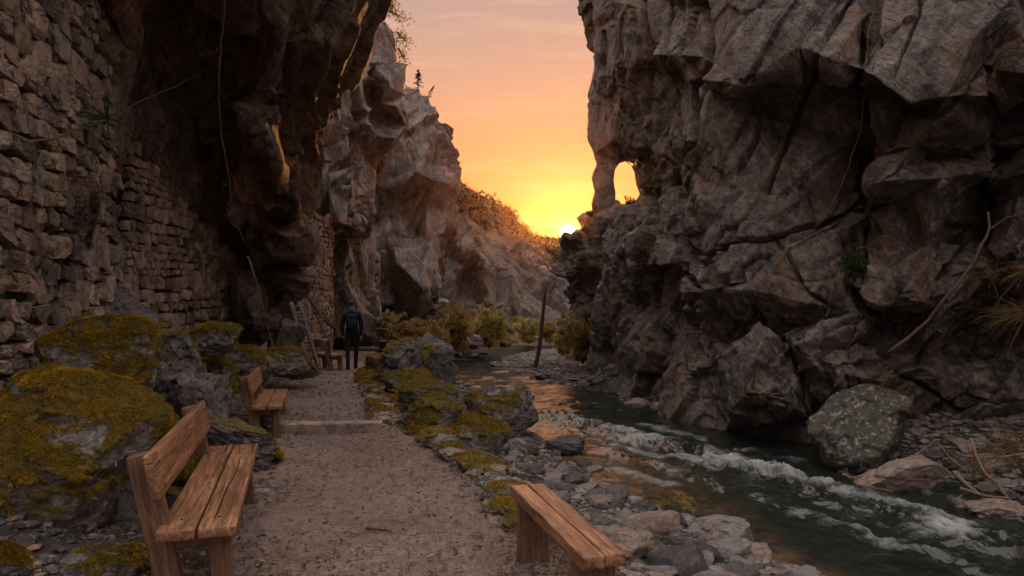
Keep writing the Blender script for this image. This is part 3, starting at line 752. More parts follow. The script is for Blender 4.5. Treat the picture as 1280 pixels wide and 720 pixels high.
# ------------------------------------------------------------------ dry stone walls
def stone_wall(name, p0, p1, z0, ztop, zt1, rows, wid, mat, label, seed, nrm, thick=.5, vary=.5, dep=.12, n=4):
    """p0,p1: plan points; ztop/zt1: heights at the two ends; nrm: side the face looks to"""
    r = np.random.default_rng(seed)
    p0 = np.array(p0, float); p1 = np.array(p1, float)
    Lg = np.linalg.norm(p1 - p0); u = (p1 - p0) / Lg; nv = np.array(nrm, float); nv -= u * (nv @ u); nv /= np.linalg.norm(nv)
    mb = MB(); z = z0
    zmax = max(ztop, zt1)
    while z < zmax:
        h = r.uniform(*rows)
        if r.random() < .25: h *= 1.5
        x = -r.uniform(0, .2)
        while x < Lg:
            wd = h * r.uniform(*wid)
            zt = ztop + (zt1 - ztop) * x / Lg
            if z < zt and not (r.random() < .012):
                big = r.random() < vary * .3
                hh = h * (r.uniform(1.15, 1.6) if big else r.uniform(.75, 1.08)); ww = wd * r.uniform(.9, 1.04)
                V, T = rock_shape(n, int(r.integers(1e6)), (ww, dep * 2.2, hh), cuts=5, sharp=.97, rough=.022, boxy=.97, fs=1.2, fa=.12)
                a = r.normal(0, .10); ca, sa = math.cos(a), math.sin(a)
                lx = V[:, 0] * ca - V[:, 2] * sa; lz = V[:, 0] * sa + V[:, 2] * ca
                ly = V[:, 1] + r.normal(0, dep * .22)
                zz = z + h / 2 + r.normal(0, h * .06) + .04 * math.sin(x * 1.7 + z * 2) + lz
                xx = x + wd / 2 + lx
                W = np.stack([p0[0] + u[0] * xx + nv[0] * ly, p0[1] + u[1] * xx + nv[1] * ly, zz], 1)
                mb.add(W, T, float(r.random()))
            x += wd
        z += h
    for _ in range(int(Lg * 90)):            # small packing stones in the joints
        x = r.uniform(0, Lg); zt = ztop + (zt1 - ztop) * x / Lg; zz0 = r.uniform(z0, zt); hh = r.uniform(.03, .075) * rows[1] / .2
        V, T = rock_shape(2, int(r.integers(1e6)), (hh * r.uniform(1, 2.4), dep * 1.6, hh), cuts=4, sharp=.9, rough=.02, boxy=.8, fs=1.3, fa=.1)
        ly = V[:, 1] - dep * .1; xx = x + V[:, 0]
        mb.add(np.stack([p0[0] + u[0] * xx + nv[0] * ly, p0[1] + u[1] * xx + nv[1] * ly, zz0 + V[:, 2]], 1), T, float(r.random()))
    me = mb.mesh(name, [mat], False)
    o = link(name, me); tag(o, label, 'stone wall')
    # the dark earth and rubble core behind the face stones
    nx = 40
    U = np.linspace(0, Lg, nx); rows_ = []
    V = []
    for uu_ in U:
        zt = ztop + (zt1 - ztop) * uu_ / Lg - .04
        for (dd, zz) in ((-.02, z0), (-.02, z0 + (zt - z0) * .5), (-.02, zt), (-thick, zt), (-thick, z0)):
            V.append((p0[0] + u[0] * uu_ + nv[0] * dd, p0[1] + u[1] * uu_ + nv[1] * dd, zz))
    T = []
    for i in range(nx - 1):
        for j in range(5):
            a0 = i * 5 + j; a1 = i * 5 + (j + 1) % 5
            T += [(a0, a1, a1 + 5), (a0, a1 + 5, a0 + 5)]
    T += [(0, 2, 1), (0, 3, 2), (0, 4, 3)]; e = (nx - 1) * 5; T += [(e, e + 1, e + 2), (e, e + 2, e + 3), (e, e + 3, e + 4)]
    link('wall_core', mesh_np('wall_core', V, T, [M['wall_core']], False, {'tint': np.zeros(len(V))}), o)
    return o
stone_wall('dry_stone_wall', (-3.85, 3.0), (-5.32, 9.0), -.2, 6.6, 6.2, (.11, .26), (.8, 2.0), M['wall_rough'],
           'high rough wall of uneven dark brown stones rising behind the mossy boulders', 3, (1, .3), dep=.09, n=10)
stone_wall('dry_stone_wall', (-5.62, 10.0), (-5.80, 14.9), .1, 3.85, 2.35, (.09, .17), (.7, 1.6), M['wall_pink'],
           'pinkish coursed stone wall with sloping top under the dark overhang', 5, (1, .05), dep=.07)
stone_wall('dry_stone_wall', (-6.05, 19.4), (-6.2, 23.4), -.2, 4.3, 4.6, (.12, .2), (.9, 2.0), M['wall_pink'],
           'tall narrow pale stone wall seen behind the leaning ladder', 9, (1, .1), dep=.06, n=2)
# ------------------------------------------------------------------ boulders
def moss_value(V, T, seed, amount, fs=2.2):
    N = normals(V, T)
    s = float(np.ptp(V[:, 0]))
    n = fbm(V * fs + seed, seed % 50, 5)
    m = N[:, 2] * .8 + n * .75 + (V[:, 2] / np.ptp(V[:, 2])) * .7 - (1.0 - amount)
    return sstep(0, .3, m), N

M['moss'], _t = newmat('moss_strands')
_tc = _t.n('ShaderNodeTexCoord').outputs['Object']
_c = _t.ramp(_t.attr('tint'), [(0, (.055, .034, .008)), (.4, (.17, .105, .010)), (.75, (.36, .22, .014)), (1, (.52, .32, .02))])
finish(_t, _t.mix(_t.ramp(_t.noise(_tc, 2.5, 4), [(.45, 0), (.7, .6)]), _c, (.10, .085, .008)), .95, spec=.1)

def moss_part(parent, V, T, mv, N, count, ln, seed, droop=.6):
    r = np.random.default_rng(seed)
    A, B, C = V[T[:, 0]], V[T[:, 1]], V[T[:, 2]]
    area = np.linalg.norm(np.cross(B - A, C - A), axis=1) * mv[T].mean(1) ** 1.5
    if area.sum() <= 0: return
    k = r.choice(len(T), count, p=area / area.sum())
    a, b = r.random(count), r.random(count); f = a + b > 1; a[f] = 1 - a[f]; b[f] = 1 - b[f]
    p = A[k] + (B[k] - A[k]) * a[:, None] + (C[k] - A[k]) * b[:, None]
    n = N[T[k, 0]]
    steep = np.clip(1 - n[:, 2], 0, 1)[:, None]
    d = n * (1 - .5 * steep) + r.normal(0, .45, (count, 3)); d[:, 2] -= (droop * steep[:, 0] * 1.9)
    d /= np.linalg.norm(d, axis=1)[:, None]
    sd_ = np.cross(d, r.normal(size=(count, 3))); sd_ /= np.linalg.norm(sd_, axis=1)[:, None]
    cl = fbm(p * 9, 3, 3)
    le = ln * r.uniform(.5, 1.3, count)[:, None] * (1 + .5 * cl[:, None]); wd = le * .13
    p = p - n * ln * .15
    tip = p + d * le
    V2 = np.stack([p - sd_ * wd, p + sd_ * wd, tip], 1).reshape(-1, 3)
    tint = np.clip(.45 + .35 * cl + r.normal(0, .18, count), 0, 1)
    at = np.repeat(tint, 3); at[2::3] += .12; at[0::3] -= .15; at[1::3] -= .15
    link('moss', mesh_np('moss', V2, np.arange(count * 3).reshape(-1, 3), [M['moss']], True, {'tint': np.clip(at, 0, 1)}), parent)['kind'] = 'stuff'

def boulder(px, py, wpx, hpx, d, label, mat='boulder', moss=0., seed=0, name='boulder', n=48, rz=0, depth=.8, tufts=0, tl=0.022, cat='boulder',
            cuts=10, sharp=.62, rough=.045, boxy=.3, fa=.12, group=None, tilt=0, sink=.0, yoff=None):
    w = wpx / F * d; h = hpx / F * d; dp = w * depth if yoff is None else yoff
    V, T = rock_shape(n, seed, (w, dp, h), cuts, sharp, rough, boxy, 2.0, fa)
    c, s = math.cos(rz), math.sin(rz)
    if tilt:
        ct, st = math.cos(tilt), math.sin(tilt); V = np.stack([V[:, 0] * ct - V[:, 2] * st, V[:, 1], V[:, 0] * st + V[:, 2] * ct], 1)
    at = {}
    if moss:
        mv, N = moss_value(V, T, seed, moss)
        V = V + N * (mv * (.015 + .02 * np.clip(fbm(V * 7, 9, 3), -.5, 1)) * min(1.6, w))[:, None]
        at['moss'] = mv
    V[:, 2] -= h * sink
    me = mesh_np(name, V, T, [M[mat]], True, at or None)
    x, y, z = P(px, py, d)
    o = link(name, me, None, (x, y + dp * .25, z), (0, 0, rz)); tag(o, label, cat, group)
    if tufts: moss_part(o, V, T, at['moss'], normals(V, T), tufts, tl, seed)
    return o

# left of the path, nearest first
B = boulder
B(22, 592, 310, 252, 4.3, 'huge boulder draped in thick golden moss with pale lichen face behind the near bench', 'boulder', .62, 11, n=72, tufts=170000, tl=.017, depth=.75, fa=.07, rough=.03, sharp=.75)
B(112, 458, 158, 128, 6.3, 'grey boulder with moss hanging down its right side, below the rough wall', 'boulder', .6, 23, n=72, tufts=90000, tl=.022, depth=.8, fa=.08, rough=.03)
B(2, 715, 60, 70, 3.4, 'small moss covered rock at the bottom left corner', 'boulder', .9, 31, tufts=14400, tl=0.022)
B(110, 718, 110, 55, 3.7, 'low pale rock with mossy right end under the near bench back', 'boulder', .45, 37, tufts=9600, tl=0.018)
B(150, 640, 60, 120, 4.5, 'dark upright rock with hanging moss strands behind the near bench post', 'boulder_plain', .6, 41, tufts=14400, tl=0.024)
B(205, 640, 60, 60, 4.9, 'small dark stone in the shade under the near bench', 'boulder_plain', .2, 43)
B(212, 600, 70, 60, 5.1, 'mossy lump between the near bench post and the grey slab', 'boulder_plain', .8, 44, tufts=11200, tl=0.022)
B(200, 462, 110, 110, 7.9, 'dark blocky rock with jutting ledge and mossy brim at the wall foot', 'boulder_plain', .45, 47, n=72, tufts=14400, tl=0.022, boxy=.6, sharp=.6)
B(232, 520, 110, 110, 7.4, 'dark recessed rock face with a dripping edge left of the second bench', 'boulder_plain', .1, 51, boxy=.6, sharp=.55)
B(258, 425, 80, 45, 9.6, 'low rock capped with bright moss in front of the pink wall', 'boulder', .95, 53, tufts=16000, tl=0.022)
B(296, 456, 95, 56, 11.2, 'rounded rock covered in trailing golden moss behind the second bench', 'boulder', .95, 57, tufts=22400, tl=0.026)
B(252, 474, 76, 62, 10.2, 'grey rock with moss tongues between the two front benches', 'boulder', .5, 59, tufts=11200, tl=0.025)
B(292, 508, 84, 70, 10.0, 'grey rock with mossy hollow directly behind the second bench', 'boulder', .55, 61, tufts=11200, tl=0.025)
B(284, 556, 118, 56, 6.7, 'long grey slab rock lying beyond the near bench', 'boulder_plain', .2, 63, n=72, boxy=.5, sharp=.55, depth=.6, tilt=-.25)
B(322, 566, 58, 40, 6.9, 'small rock with mossy top at the left path edge before the step', 'boulder_plain', .75, 67, tufts=9600, tl=0.022)
B(345, 452, 80, 42, 12.4, 'low mossy rocks at the left path edge before the third bench', 'boulder', .95, 71, tufts=14400, tl=0.026)
B(372, 462, 50, 26, 12.8, 'small mossy rock nearest the third bench', 'boulder', .8, 73, tufts=5600, tl=0.026)
B(352, 425, 44, 60, 14.6, 'pointed grey slab leaning beside the ladder foot', 'boulder_plain', 0, 77, boxy=.5, sharp=.5, tilt=-.4)
B(318, 418, 40, 40, 14.2, 'smooth grey rock under the overhang foot', 'boulder_plain', 0, 79)
B(152, 400, 70, 95, 9.0, 'dark grey pillar rock between the two walls', 'boulder_plain', 0, 83, n=48, boxy=.4, sharp=.55, yoff=.8)
B(118, 350, 50, 120, 9.1, 'narrow dark rock rising at the end of the rough wall', 'boulder_plain', 0, 84, n=48, boxy=.4, sharp=.55, yoff=.7)

# right of the path
B(508, 452, 70, 58, 15.6, 'dark angular rock with mossy cap at the far bend of the path edge', 'boulder_plain', .45, 91, tufts=4800, tl=0.026)
B(536, 470, 86, 92, 14.8, 'steep slanting slab with pale ridges above the river', 'boulder_plain', .05, 93, n=72, boxy=.5, sharp=.5, tilt=-.6)
B(478, 462, 50, 40, 15.8, 'mossy rock beside the walker at the path edge', 'boulder', .85, 95, tufts=7200, tl=0.026)
B(498, 484, 84, 42, 13.2, 'low ridge rock thick with moss at the right path edge', 'boulder', .9, 97, tufts=14400, tl=0.024)
B(530, 500, 90, 50, 12.2, 'mossy ledge rock above the big river boulder', 'boulder', .7, 99, tufts=12800, tl=0.024)
B(556, 512, 60, 70, 12.2, 'grey rock wedged against the big river boulder', 'boulder_plain', .1, 100)
B(616, 524, 124, 84, 12.8, 'big dark boulder with mossy shoulder and pale lichen standing in the river edge', 'boulder', .35, 103, n=72, tufts=9600, tl=0.036, depth=.7, rz=.3)
B(532, 535, 100, 76, 9.9, 'mossy rock mass with cobbles bedded in its face', 'boulder', .6, 105, n=72, tufts=19200, tl=0.025)
B(590, 560, 84, 78, 9.5, 'rounded rock with yellow moss slope above the river stones', 'boulder', .85, 107, n=72, tufts=22400, tl=0.029, tilt=-.35)
B(546, 566, 72, 48, 8.9, 'small mossy rock at the right path edge beyond the last kerb rocks', 'boulder', .7, 109, tufts=8000, tl=0.022)
B(525, 550, 44, 34, 8.6, 'little mossy stone beside the end of the step', 'boulder', .7, 110, tufts=4800, tl=0.022)
B(588, 600, 112, 64, 7.4, 'long low rock with moss streaks edging the path', 'stone_tan', .55, 111, n=72, tufts=11200, tl=0.020, tilt=-.3)
B(612, 630, 88, 58, 6.4, 'lumpy brown rock at the path edge behind the right bench', 'stone_tan', .35, 113, n=72, tufts=5600, tl=0.016, tilt=-.3)
B(634, 652, 54, 48, 5.7, 'mossy stone touching the right bench leg', 'stone_tan', .7, 115, tufts=5600, tl=0.014)
B(800, 712, 60, 30, 5.6, 'flat stone with bright yellow moss beside the right bench end', 'stone_pale', .8, 117, tufts=9600, tl=0.014)

B(566, 586, 56, 40, 8.0, 'rounded stone half under moss between the small mossy rock and the long low rock', 'boulder', .55, 118, tufts=5000, tl=.022)
B(655, 612, 50, 40, 7.6, 'grey rock just behind the far end of the right bench', 'boulder_plain', .15, 119)
# in and beyond the river
B(1088, 540, 158, 112, 10.9, 'large boulder with olive crust and white lichen at the foot of the right cliff', 'boulder_lichen', 0, 127, n=72, depth=.75, rz=.2, boxy=.25, sharp=.62, cuts=12, fa=.07, rough=.025)
B(1135, 600, 116, 54, 9.6, 'pale wedge shaped rock in front of the lichen boulder', 'stone_tan', 0, 124, n=48, boxy=.6, sharp=.45, fa=.05, rough=.02)
B(1262, 650, 80, 40, 8.4, 'flat topped brown rock at the right edge of the river', 'stone_tan', 0, 125, n=48, boxy=.6)
B(905, 680, 88, 58, 7.3, 'big smooth grey stone at the waterline, brightest on the near bank', 'stone_pale', 0, 127, n=72, boxy=.5, sharp=.62, rough=.02, fa=.06)
B(855, 640, 48, 42, 8.4, 'dark pointed mossy rock at the waterline', 'boulder_plain', .35, 129, n=48)
B(800, 640, 48, 26, 8.6, 'dark flat stone left of the pointed mossy rock', 'stone_dark', 0, 131)
B(748, 628, 44, 36, 8.8, 'round blue grey stone veined with white near the water', 'boulder_plain', 0, 133)
B(712, 608, 56, 40, 9.2, 'tilted wedge of brown rock among the shore stones', 'boulder_plain', 0, 135, boxy=.5, sharp=.5)
B(707, 560, 52, 24, 12.0, 'flat dark stone with wet edge lying in the gold water', 'stone_dark', 0, 137, boxy=.5)
B(640, 566, 40, 36, 10.6, 'pale grey stone between the mossy slope and the shingle', 'stone_pale', 0, 139)
B(830, 672, 52, 22, 7.7, 'long light stone lying left of the brightest stone', 'stone_pale', 0, 141)
B(836, 698, 60, 34, 6.8, 'light brown stone with a blunt top near the bottom edge', 'stone_tan', 0, 143)
B(800, 660, 56, 26, 7.9, 'smooth mid grey stone below the flat dark stone', 'stone_pale', 0, 145)
B(768, 492, 90, 74, 21.5, 'dark rock heap against the near cliff corner above the shingle bar', 'boulder_plain', 0, 147, n=48)
B(765, 462, 60, 70, 23, 'black rounded rock where the cliff meets the shingle bar', 'boulder_plain', 0, 148, n=48)
B(796, 508, 40, 20, 18.4, 'pale slab at the foot of the cliff corner', 'stone_tan', 0, 149)
B(830, 514, 34, 22, 17.2, 'light triangular stone at the cliff foot', 'stone_pale', 0, 151)
B(592, 428, 24, 20, 34, 'white rounded rock on the far bank by the bushes', 'stone_pale', 0, 153, n=16)
B(574, 432, 30, 26, 33.5, 'brown and grey rock left of the white far rock', 'stone_tan', 0, 155, n=16)
B(560, 444, 34, 12, 32.4, 'flat dark slab on the far left bank', 'stone_dark', 0, 157, n=16)
B(590, 444, 46, 10, 33.5, 'low flat rocks below the white far rock', 'stone_dark', 0, 159, n=16)
B(664, 424, 22, 8, 46, 'pale stone at the foot of the far bushes', 'stone_pale', 0, 161, n=10)

# stones standing out of the rapids
rp = [(745, 540, 26, 9, 14.6), (766, 550, 34, 12, 13.4), (829, 541, 26, 14, 14.4), (808, 535, 22, 9, 15), (775, 562, 24, 8, 12.6), (720, 508, 26, 6, 18.6), (605, 478, 22, 7, 25), (560, 468, 26, 8, 27), (585, 500, 20, 6, 21),
      (672, 510, 24, 6, 19), (690, 526, 20, 6, 17), (737, 595, 18, 6, 11), (865, 575, 22, 6, 11.6), (780, 600, 20, 6, 10.6)]
for k, (x, y, a, b, d) in enumerate(rp):
    B(x, y, a, b, d, 'low wet dark rock breaking the surface of the river', 'stone_dark', 0, 170 + k, n=16, cat='rock', name='river_rock', group='wet rocks in the river')

# kerb stones stacked along the path after the step
for k, (x, y, a, b, d) in enumerate([(466, 482, 20, 14, 14.2), (468, 492, 24, 12, 13.0), (471, 500, 24, 13, 12.2), (474, 508, 28, 13, 11.4), (477, 518, 30, 15, 10.6), (478, 532, 26, 10, 9.7), (462, 474, 22, 12, 15.2),
                                     (458, 466, 20, 10, 16.4), (462, 458, 18, 9, 17.6), (466, 450, 16, 8, 19)]):
    B(x, y, a, b, d, 'tan kerb stone in the row along the right path edge beyond the step', 'stone_tan', 0, 190 + k, n=16, cat='kerb stone', name='kerb_stone', group='tan kerb stones beyond the step', boxy=.6)

# low border of mossy edging stones on the river side of the path
re_ = np.random.default_rng(21)
yb_ = 4.9
k = 0
while yb_ < 8.3 or (8.3 <= yb_ < 19):
    x_ = float(XR(yb_)) + .06 + re_.normal(0, .05); s_ = re_.uniform(.26, .42); px_ = x_ / yb_ * F + 640; z_ = float(ZP(yb_)) + .02
    py_ = HOR + (EYE - z_) / yb_ * F
    if not 8.3 < yb_ < 9.0 and k < 34:
        B(px_, py_, s_ * 1.15 / yb_ * F, s_ * .62 / yb_ * F, yb_, 'low mossy edging stone in the border along the right side of the path', ['boulder', 'stone_tan', 'boulder_plain'][k % 3], re_.uniform(.12, .6), 400 + k, n=28, tufts=2200, tl=.016 + .001 * yb_, name='edging_stone', cat='edging stone', group='mossy edging stones along the right side of the path', depth=1.1, rz=re_.uniform(-.5, .9))
    yb_ += s_ * re_.uniform(.8, 1.15); k += 1
# ------------------------------------------------------------------ loose stones of the banks: countable ones as objects
protos = []
for k in range(14):
    mk = ['stone_pale', 'stone_dark', 'boulder_plain', 'stone_tan', 'stone_dark', 'boulder_plain', 'stone_pale'][k % 7]
    V, T = rock_shape(10, 500 + k, (1, random.uniform(.65, .95), random.uniform(.4, .7)), 8, .62, .03, .35, 2, .08)
    protos.append(mesh_np('river_stone', V, T, [M[mk]], True))
r = np.random.default_rng(5)
placed = []
big = [(o.location.x, o.location.y, max(o.dimensions.x, o.dimensions.y) / 2) for o in COL.objects if o.name.startswith('boulder')]
def try_place(x, y, s):
    for (a, b, c_) in big:
        if (a - x) ** 2 + (b - y) ** 2 < (c_ * .75) ** 2: return False
    for (a, b, c_) in placed:
        if (a - x) ** 2 + (b - y) ** 2 < ((c_ + s) * .40) ** 2: return False
    placed.append((x, y, s)); return True
cnt = 0
for it in range(9000):
    if cnt >= 285: break
    y = 4.6 + 20 * r.random() ** 1.6
    zone = r.random()
    if zone < .8:
        xr_, rl_ = float(XR(y)), float(RL(y)); x = xr_ + (rl_ - xr_) * r.uniform(.35, 1.12)
        if y < 6: x = xr_ + (rl_ - xr_) * r.uniform(.25, 1.05)
        lab, grp = 'loose grey river stone on the shingle between path and water', 'river stones on the near bank'
    elif zone < .9:
        y = r.uniform(8.2, 12); x = float(RR(y)) + r.uniform(-.1, 2.2); lab, grp = 'loose stone on the bank below the right cliff', 'stones below the right cliff'
    else:
        y = r.uniform(15, 25); x = float(RR(y)) + r.uniform(-.15, .7); lab, grp = 'dark stone at the foot of the cliff corner', 'stones at the cliff corner'
    s = float(np.clip(r.lognormal(math.log(.24), .42), .12, .55)) * (1.25 if y > 12 else 1)
    if not try_place(x, y, s): continue
    pxx = x / y * F + 640; pyy = HOR + 1.4 * F / y
    if pxx > 1300 or pxx < 440: continue
    z = float(terrain(np.array([x]), np.array([y]))[0])
    o = bpy.data.objects.new('river_stone', protos[int(r.integers(14))]); COL.objects.link(o)
    o.location = (x, y, z + s * .12); o.rotation_euler = (r.normal(0, .2), r.normal(0, .2), r.uniform(0, 6.28)); o.scale = (s * r.uniform(.8, 1.5), s, s * r.uniform(.7, 1.2))
    tag(o, lab, 'river stone', grp); cnt += 1

# small shingle: uncountable
def shingle(name, n, fn, smin, smax, mats, seed, label_kind='stuff'):
    r = np.random.default_rng(seed)
    V0, T0 = CS[2]
    V0 = V0 / np.linalg.norm(V0, axis=1)[:, None] * .5
    X, Y = fn(r, n)
    Z = terrain(X, Y)
    s = r.uniform(smin, smax, n) * (r.random(n) ** 1.5 * .9 + .35)
    sc = np.stack([s * r.uniform(.8, 1.6, n), s * r.uniform(.7, 1.1, n), s * r.uniform(.35, .7, n)], 1)
    a = r.uniform(0, 6.28, n)
    base = V0[None] * (1 + r.normal(0, .13, (n, len(V0), 1))) * sc[:, None]
    x = base[..., 0] * np.cos(a)[:, None] - base[..., 1] * np.sin(a)[:, None]; y = base[..., 0] * np.sin(a)[:, None] + base[..., 1] * np.cos(a)[:, None]
    V = np.stack([x + X[:, None], y + Y[:, None], base[..., 2] + (Z + s * .1)[:, None]], -1).reshape(-1, 3)
    T = (np.arange(n)[:, None, None] * len(V0) + T0[None]).reshape(-1, 3)
    fm = np.repeat(r.integers(0, len(mats), n), len(T0))
    o = link(name, mesh_np(name, V, T, mats, False, fmat=fm)); tag(o, kind='stuff'); return o
def near_bank(r, n):
    y = 4.2 + 21 * r.random(n) ** 1.8; t = r.uniform(.12, 1.1, n) ** .8; return XR(y) + (RL(y) - XR(y)) * t, y
def bar(r, n):
    y = 18 + 26 * r.random(n); return RR(y) + r.uniform(-.1, 4.5, n), y
def right_bank(r, n):
    y = r.uniform(7.5, 12.5, n); return RR(y) + r.uniform(-.2, 2.6, n), y
def left_floor(r, n):
    y = 3 + 14 * r.random(n) ** 1.5; return XL(y) - r.uniform(-.1, 1.6, n) ** 1.3, y
S3 = [M['stone_pale'], M['stone_dark'], M['boulder_plain'], M['stone_tan'], M['boulder_plain']]
shingle('shingle', 9000, near_bank, .06, .15, S3, 61)
shingle('shingle', 12000, bar, .06, .15, [M['stone_dark'], M['boulder_plain'], M['stone_tan']], 62)
shingle('shingle', 2500, right_bank, .06, .2, S3, 63)
shingle('rubble', 8000, left_floor, .02, .09, [M['boulder_plain'], M['stone_tan'], M['stone_dark']], 64)
def far_bank(r, n):
    y = 27 + 16 * r.random(n); return RL(y) - r.uniform(-.1, 3, n), y
shingle('shingle', 2500, far_bank, .1, .3, S3, 65)
# ------------------------------------------------------------------ wood
def wood_mat(name, a, b, dark, axis=1, rough=.46, bump=.5):
    m, t = newmat(name)
    tc = t.n('ShaderNodeTexCoord').outputs['Object']
    oi = t.n('ShaderNodeObjectInfo')
    off = t.n('ShaderNodeVectorMath', operation='MULTIPLY_ADD')
    t.l(oi.outputs['Random'], off.inputs[0]); off.inputs[1].default_value = (9, 13, 5); t.l(tc, off.inputs[2])
    sc = [9, 9, 9]; sc[axis] = .55
    v = t.mapping(off.outputs[0], tuple(sc))
    g = t.noise(v, 2.2, 8, .68, .9); g2 = t.noise(v, 7, 8, .8, .6)
    c = t.mix(t.ramp(g, [(.38, 0), (.60, 1)]), a, b)
    c = t.mix(t.ramp(g2, [(.40, .9), (.56, 0)]), c, dark)
    c = t.mix(t.ramp(t.noise(off.outputs[0], 2.3, 5), [(.48, 0), (.7, .55)]), c, tuple(x * .45 for x in a))
    sk = [1.6, 1.6, 1.6]; sk[axis] = .8
    vo = t.n('ShaderNodeTexVoronoi'); vo.inputs['Scale'].default_value = 2.3; t.l(t.mapping(off.outputs[0], tuple(sk)), vo.inputs['Vector'])
    c = t.mix(t.ramp(vo.outputs['Distance'], [(.03, .9), (.08, 0)]), c, tuple(x * .3 for x in dark))
    crack = t.noise(t.mapping(off.outputs[0], tuple(x * (1.5 if x > 1 else .7) for x in sc)), 1.5, 3, .5)
    ck = t.ramp(crack, [(.30, 1), (.33, 0)])
    c = t.mix(ck, c, (.02, .012, .008))
    h = t.math('SUBTRACT', t.math('ADD', t.math('MULTIPLY', g, .7), t.math('MULTIPLY', g2, .5)), ck)
    finish(t, c, t.math('ADD', t.math('MULTIPLY', g2, .3), rough - .15), h, bump, .01, .4)
    return m
M['wood'] = wood_mat('bench_wood', (.22, .10, .05), (.45, .23, .12), (.06, .032, .02))
M['wood_post'] = wood_mat('bench_post_wood', (.15, .08, .048), (.23, .125, .075), (.055, .03, .02), 1)
M['wood_old'] = wood_mat('old_wood', (.07, .042, .028), (.12, .075, .05), (.04, .025, .018), 1)
M['iron'], _ti = newmat('rusty_iron'); finish(_ti, (.035, .022, .016), .6)
M['twig'] = wood_mat('dry_twig', (.20, .13, .08), (.32, .22, .14), (.09, .055, .035), 2, .8)
M['twig_dark'] = wood_mat('dark_twig', (.07, .045, .03), (.12, .08, .055), (.03, .02, .015), 2, .8)

def plank(size, mat, name, parent, M4=None, seed=0, bev=.008, seg=14, chew=.002, smooth=True):
    """a weathered bar with worn edges: rounded-box cross-section, gently uneven along its length (long axis = y)"""
    r = np.random.default_rng(seed + 1)
    w_, l_, h_ = [s / 2 for s in size]
    ring = []
    for cx, cz, a0 in ((w_ - bev, h_ - bev, 0), (-w_ + bev, h_ - bev, 90), (-w_ + bev, -h_ + bev, 180), (w_ - bev, -h_ + bev, 270)):
        for k in range(4):
            a = R(a0 + k * 30); ring.append((cx + bev * math.cos(a), cz + bev * math.sin(a)))
    # extra points along the flat sides
    ring2 = []
    for i in range(len(ring)):
        a = np.array(ring[i]); b = np.array(ring[(i + 1) % len(ring)]); ring2.append(a)
        if np.linalg.norm(b - a) > .03:
            for k in range(1, 5): ring2.append(a + (b - a) * k / 5)
    ring = np.array(ring2); m = len(ring)
    ysec = np.concatenate([[-l_, -l_ + bev * .4], np.linspace(-l_ + bev, l_ - bev, seg), [l_ - bev * .4, l_]])
    V = []
    for k, y in enumerate(ysec):
        sc = 1.
        if k in (0, len(ysec) - 1): sc = 1 - bev * .9 / max(h_, .01)
        elif k in (1, len(ysec) - 2): sc = 1 - bev * .25 / max(h_, .01)
        V.append(np.stack([ring[:, 0] * (1 - (1 - sc) * h_ / w_), np.full(m, y), ring[:, 1] * sc], 1))
    V = np.concatenate(V)
    V += (np.stack([fbm(V * (9, 3, 9) + seed, 1, 3), np.zeros(len(V)), fbm(V * (9, 3, 9) + seed, 2, 3)], 1)) * chew
    T = []
    for k in range(len(ysec) - 1):
        for j in range(m):
            a = k * m + j; b = k * m + (j + 1) % m
            T += [(a, b, b + m), (a, b + m, a + m)]
    c0 = len(V); V = np.concatenate([V, [(0, -l_, 0), (0, l_, 0)]])
    e = (len(ysec) - 1) * m
    for j in range(m): T += [(c0, (j + 1) % m, j), (c0 + 1, e + j, e + (j + 1) % m)]
    T = np.array(T)[:, ::-1]
    me = mesh_np(name, V, T, [mat], smooth)
    o = link(name, me, parent)
    if M4 is not None: o.matrix_local = M4
    return o

def place(loc, rx=0, ry=0, rz=0):
    return Matrix.Translation(loc) @ Matrix.Rotation(rz, 4, 'Z') @ Matrix.Rotation(ry, 4, 'Y') @ Matrix.Rotation(rx, 4, 'X')

def between(p, q_):
    p, q_ = Vector(p), Vector(q_); d = q_ - p
    return Matrix.Translation((p + q_) / 2) @ d.to_track_quat('Y', 'Z').to_matrix().to_4x4(), d.length

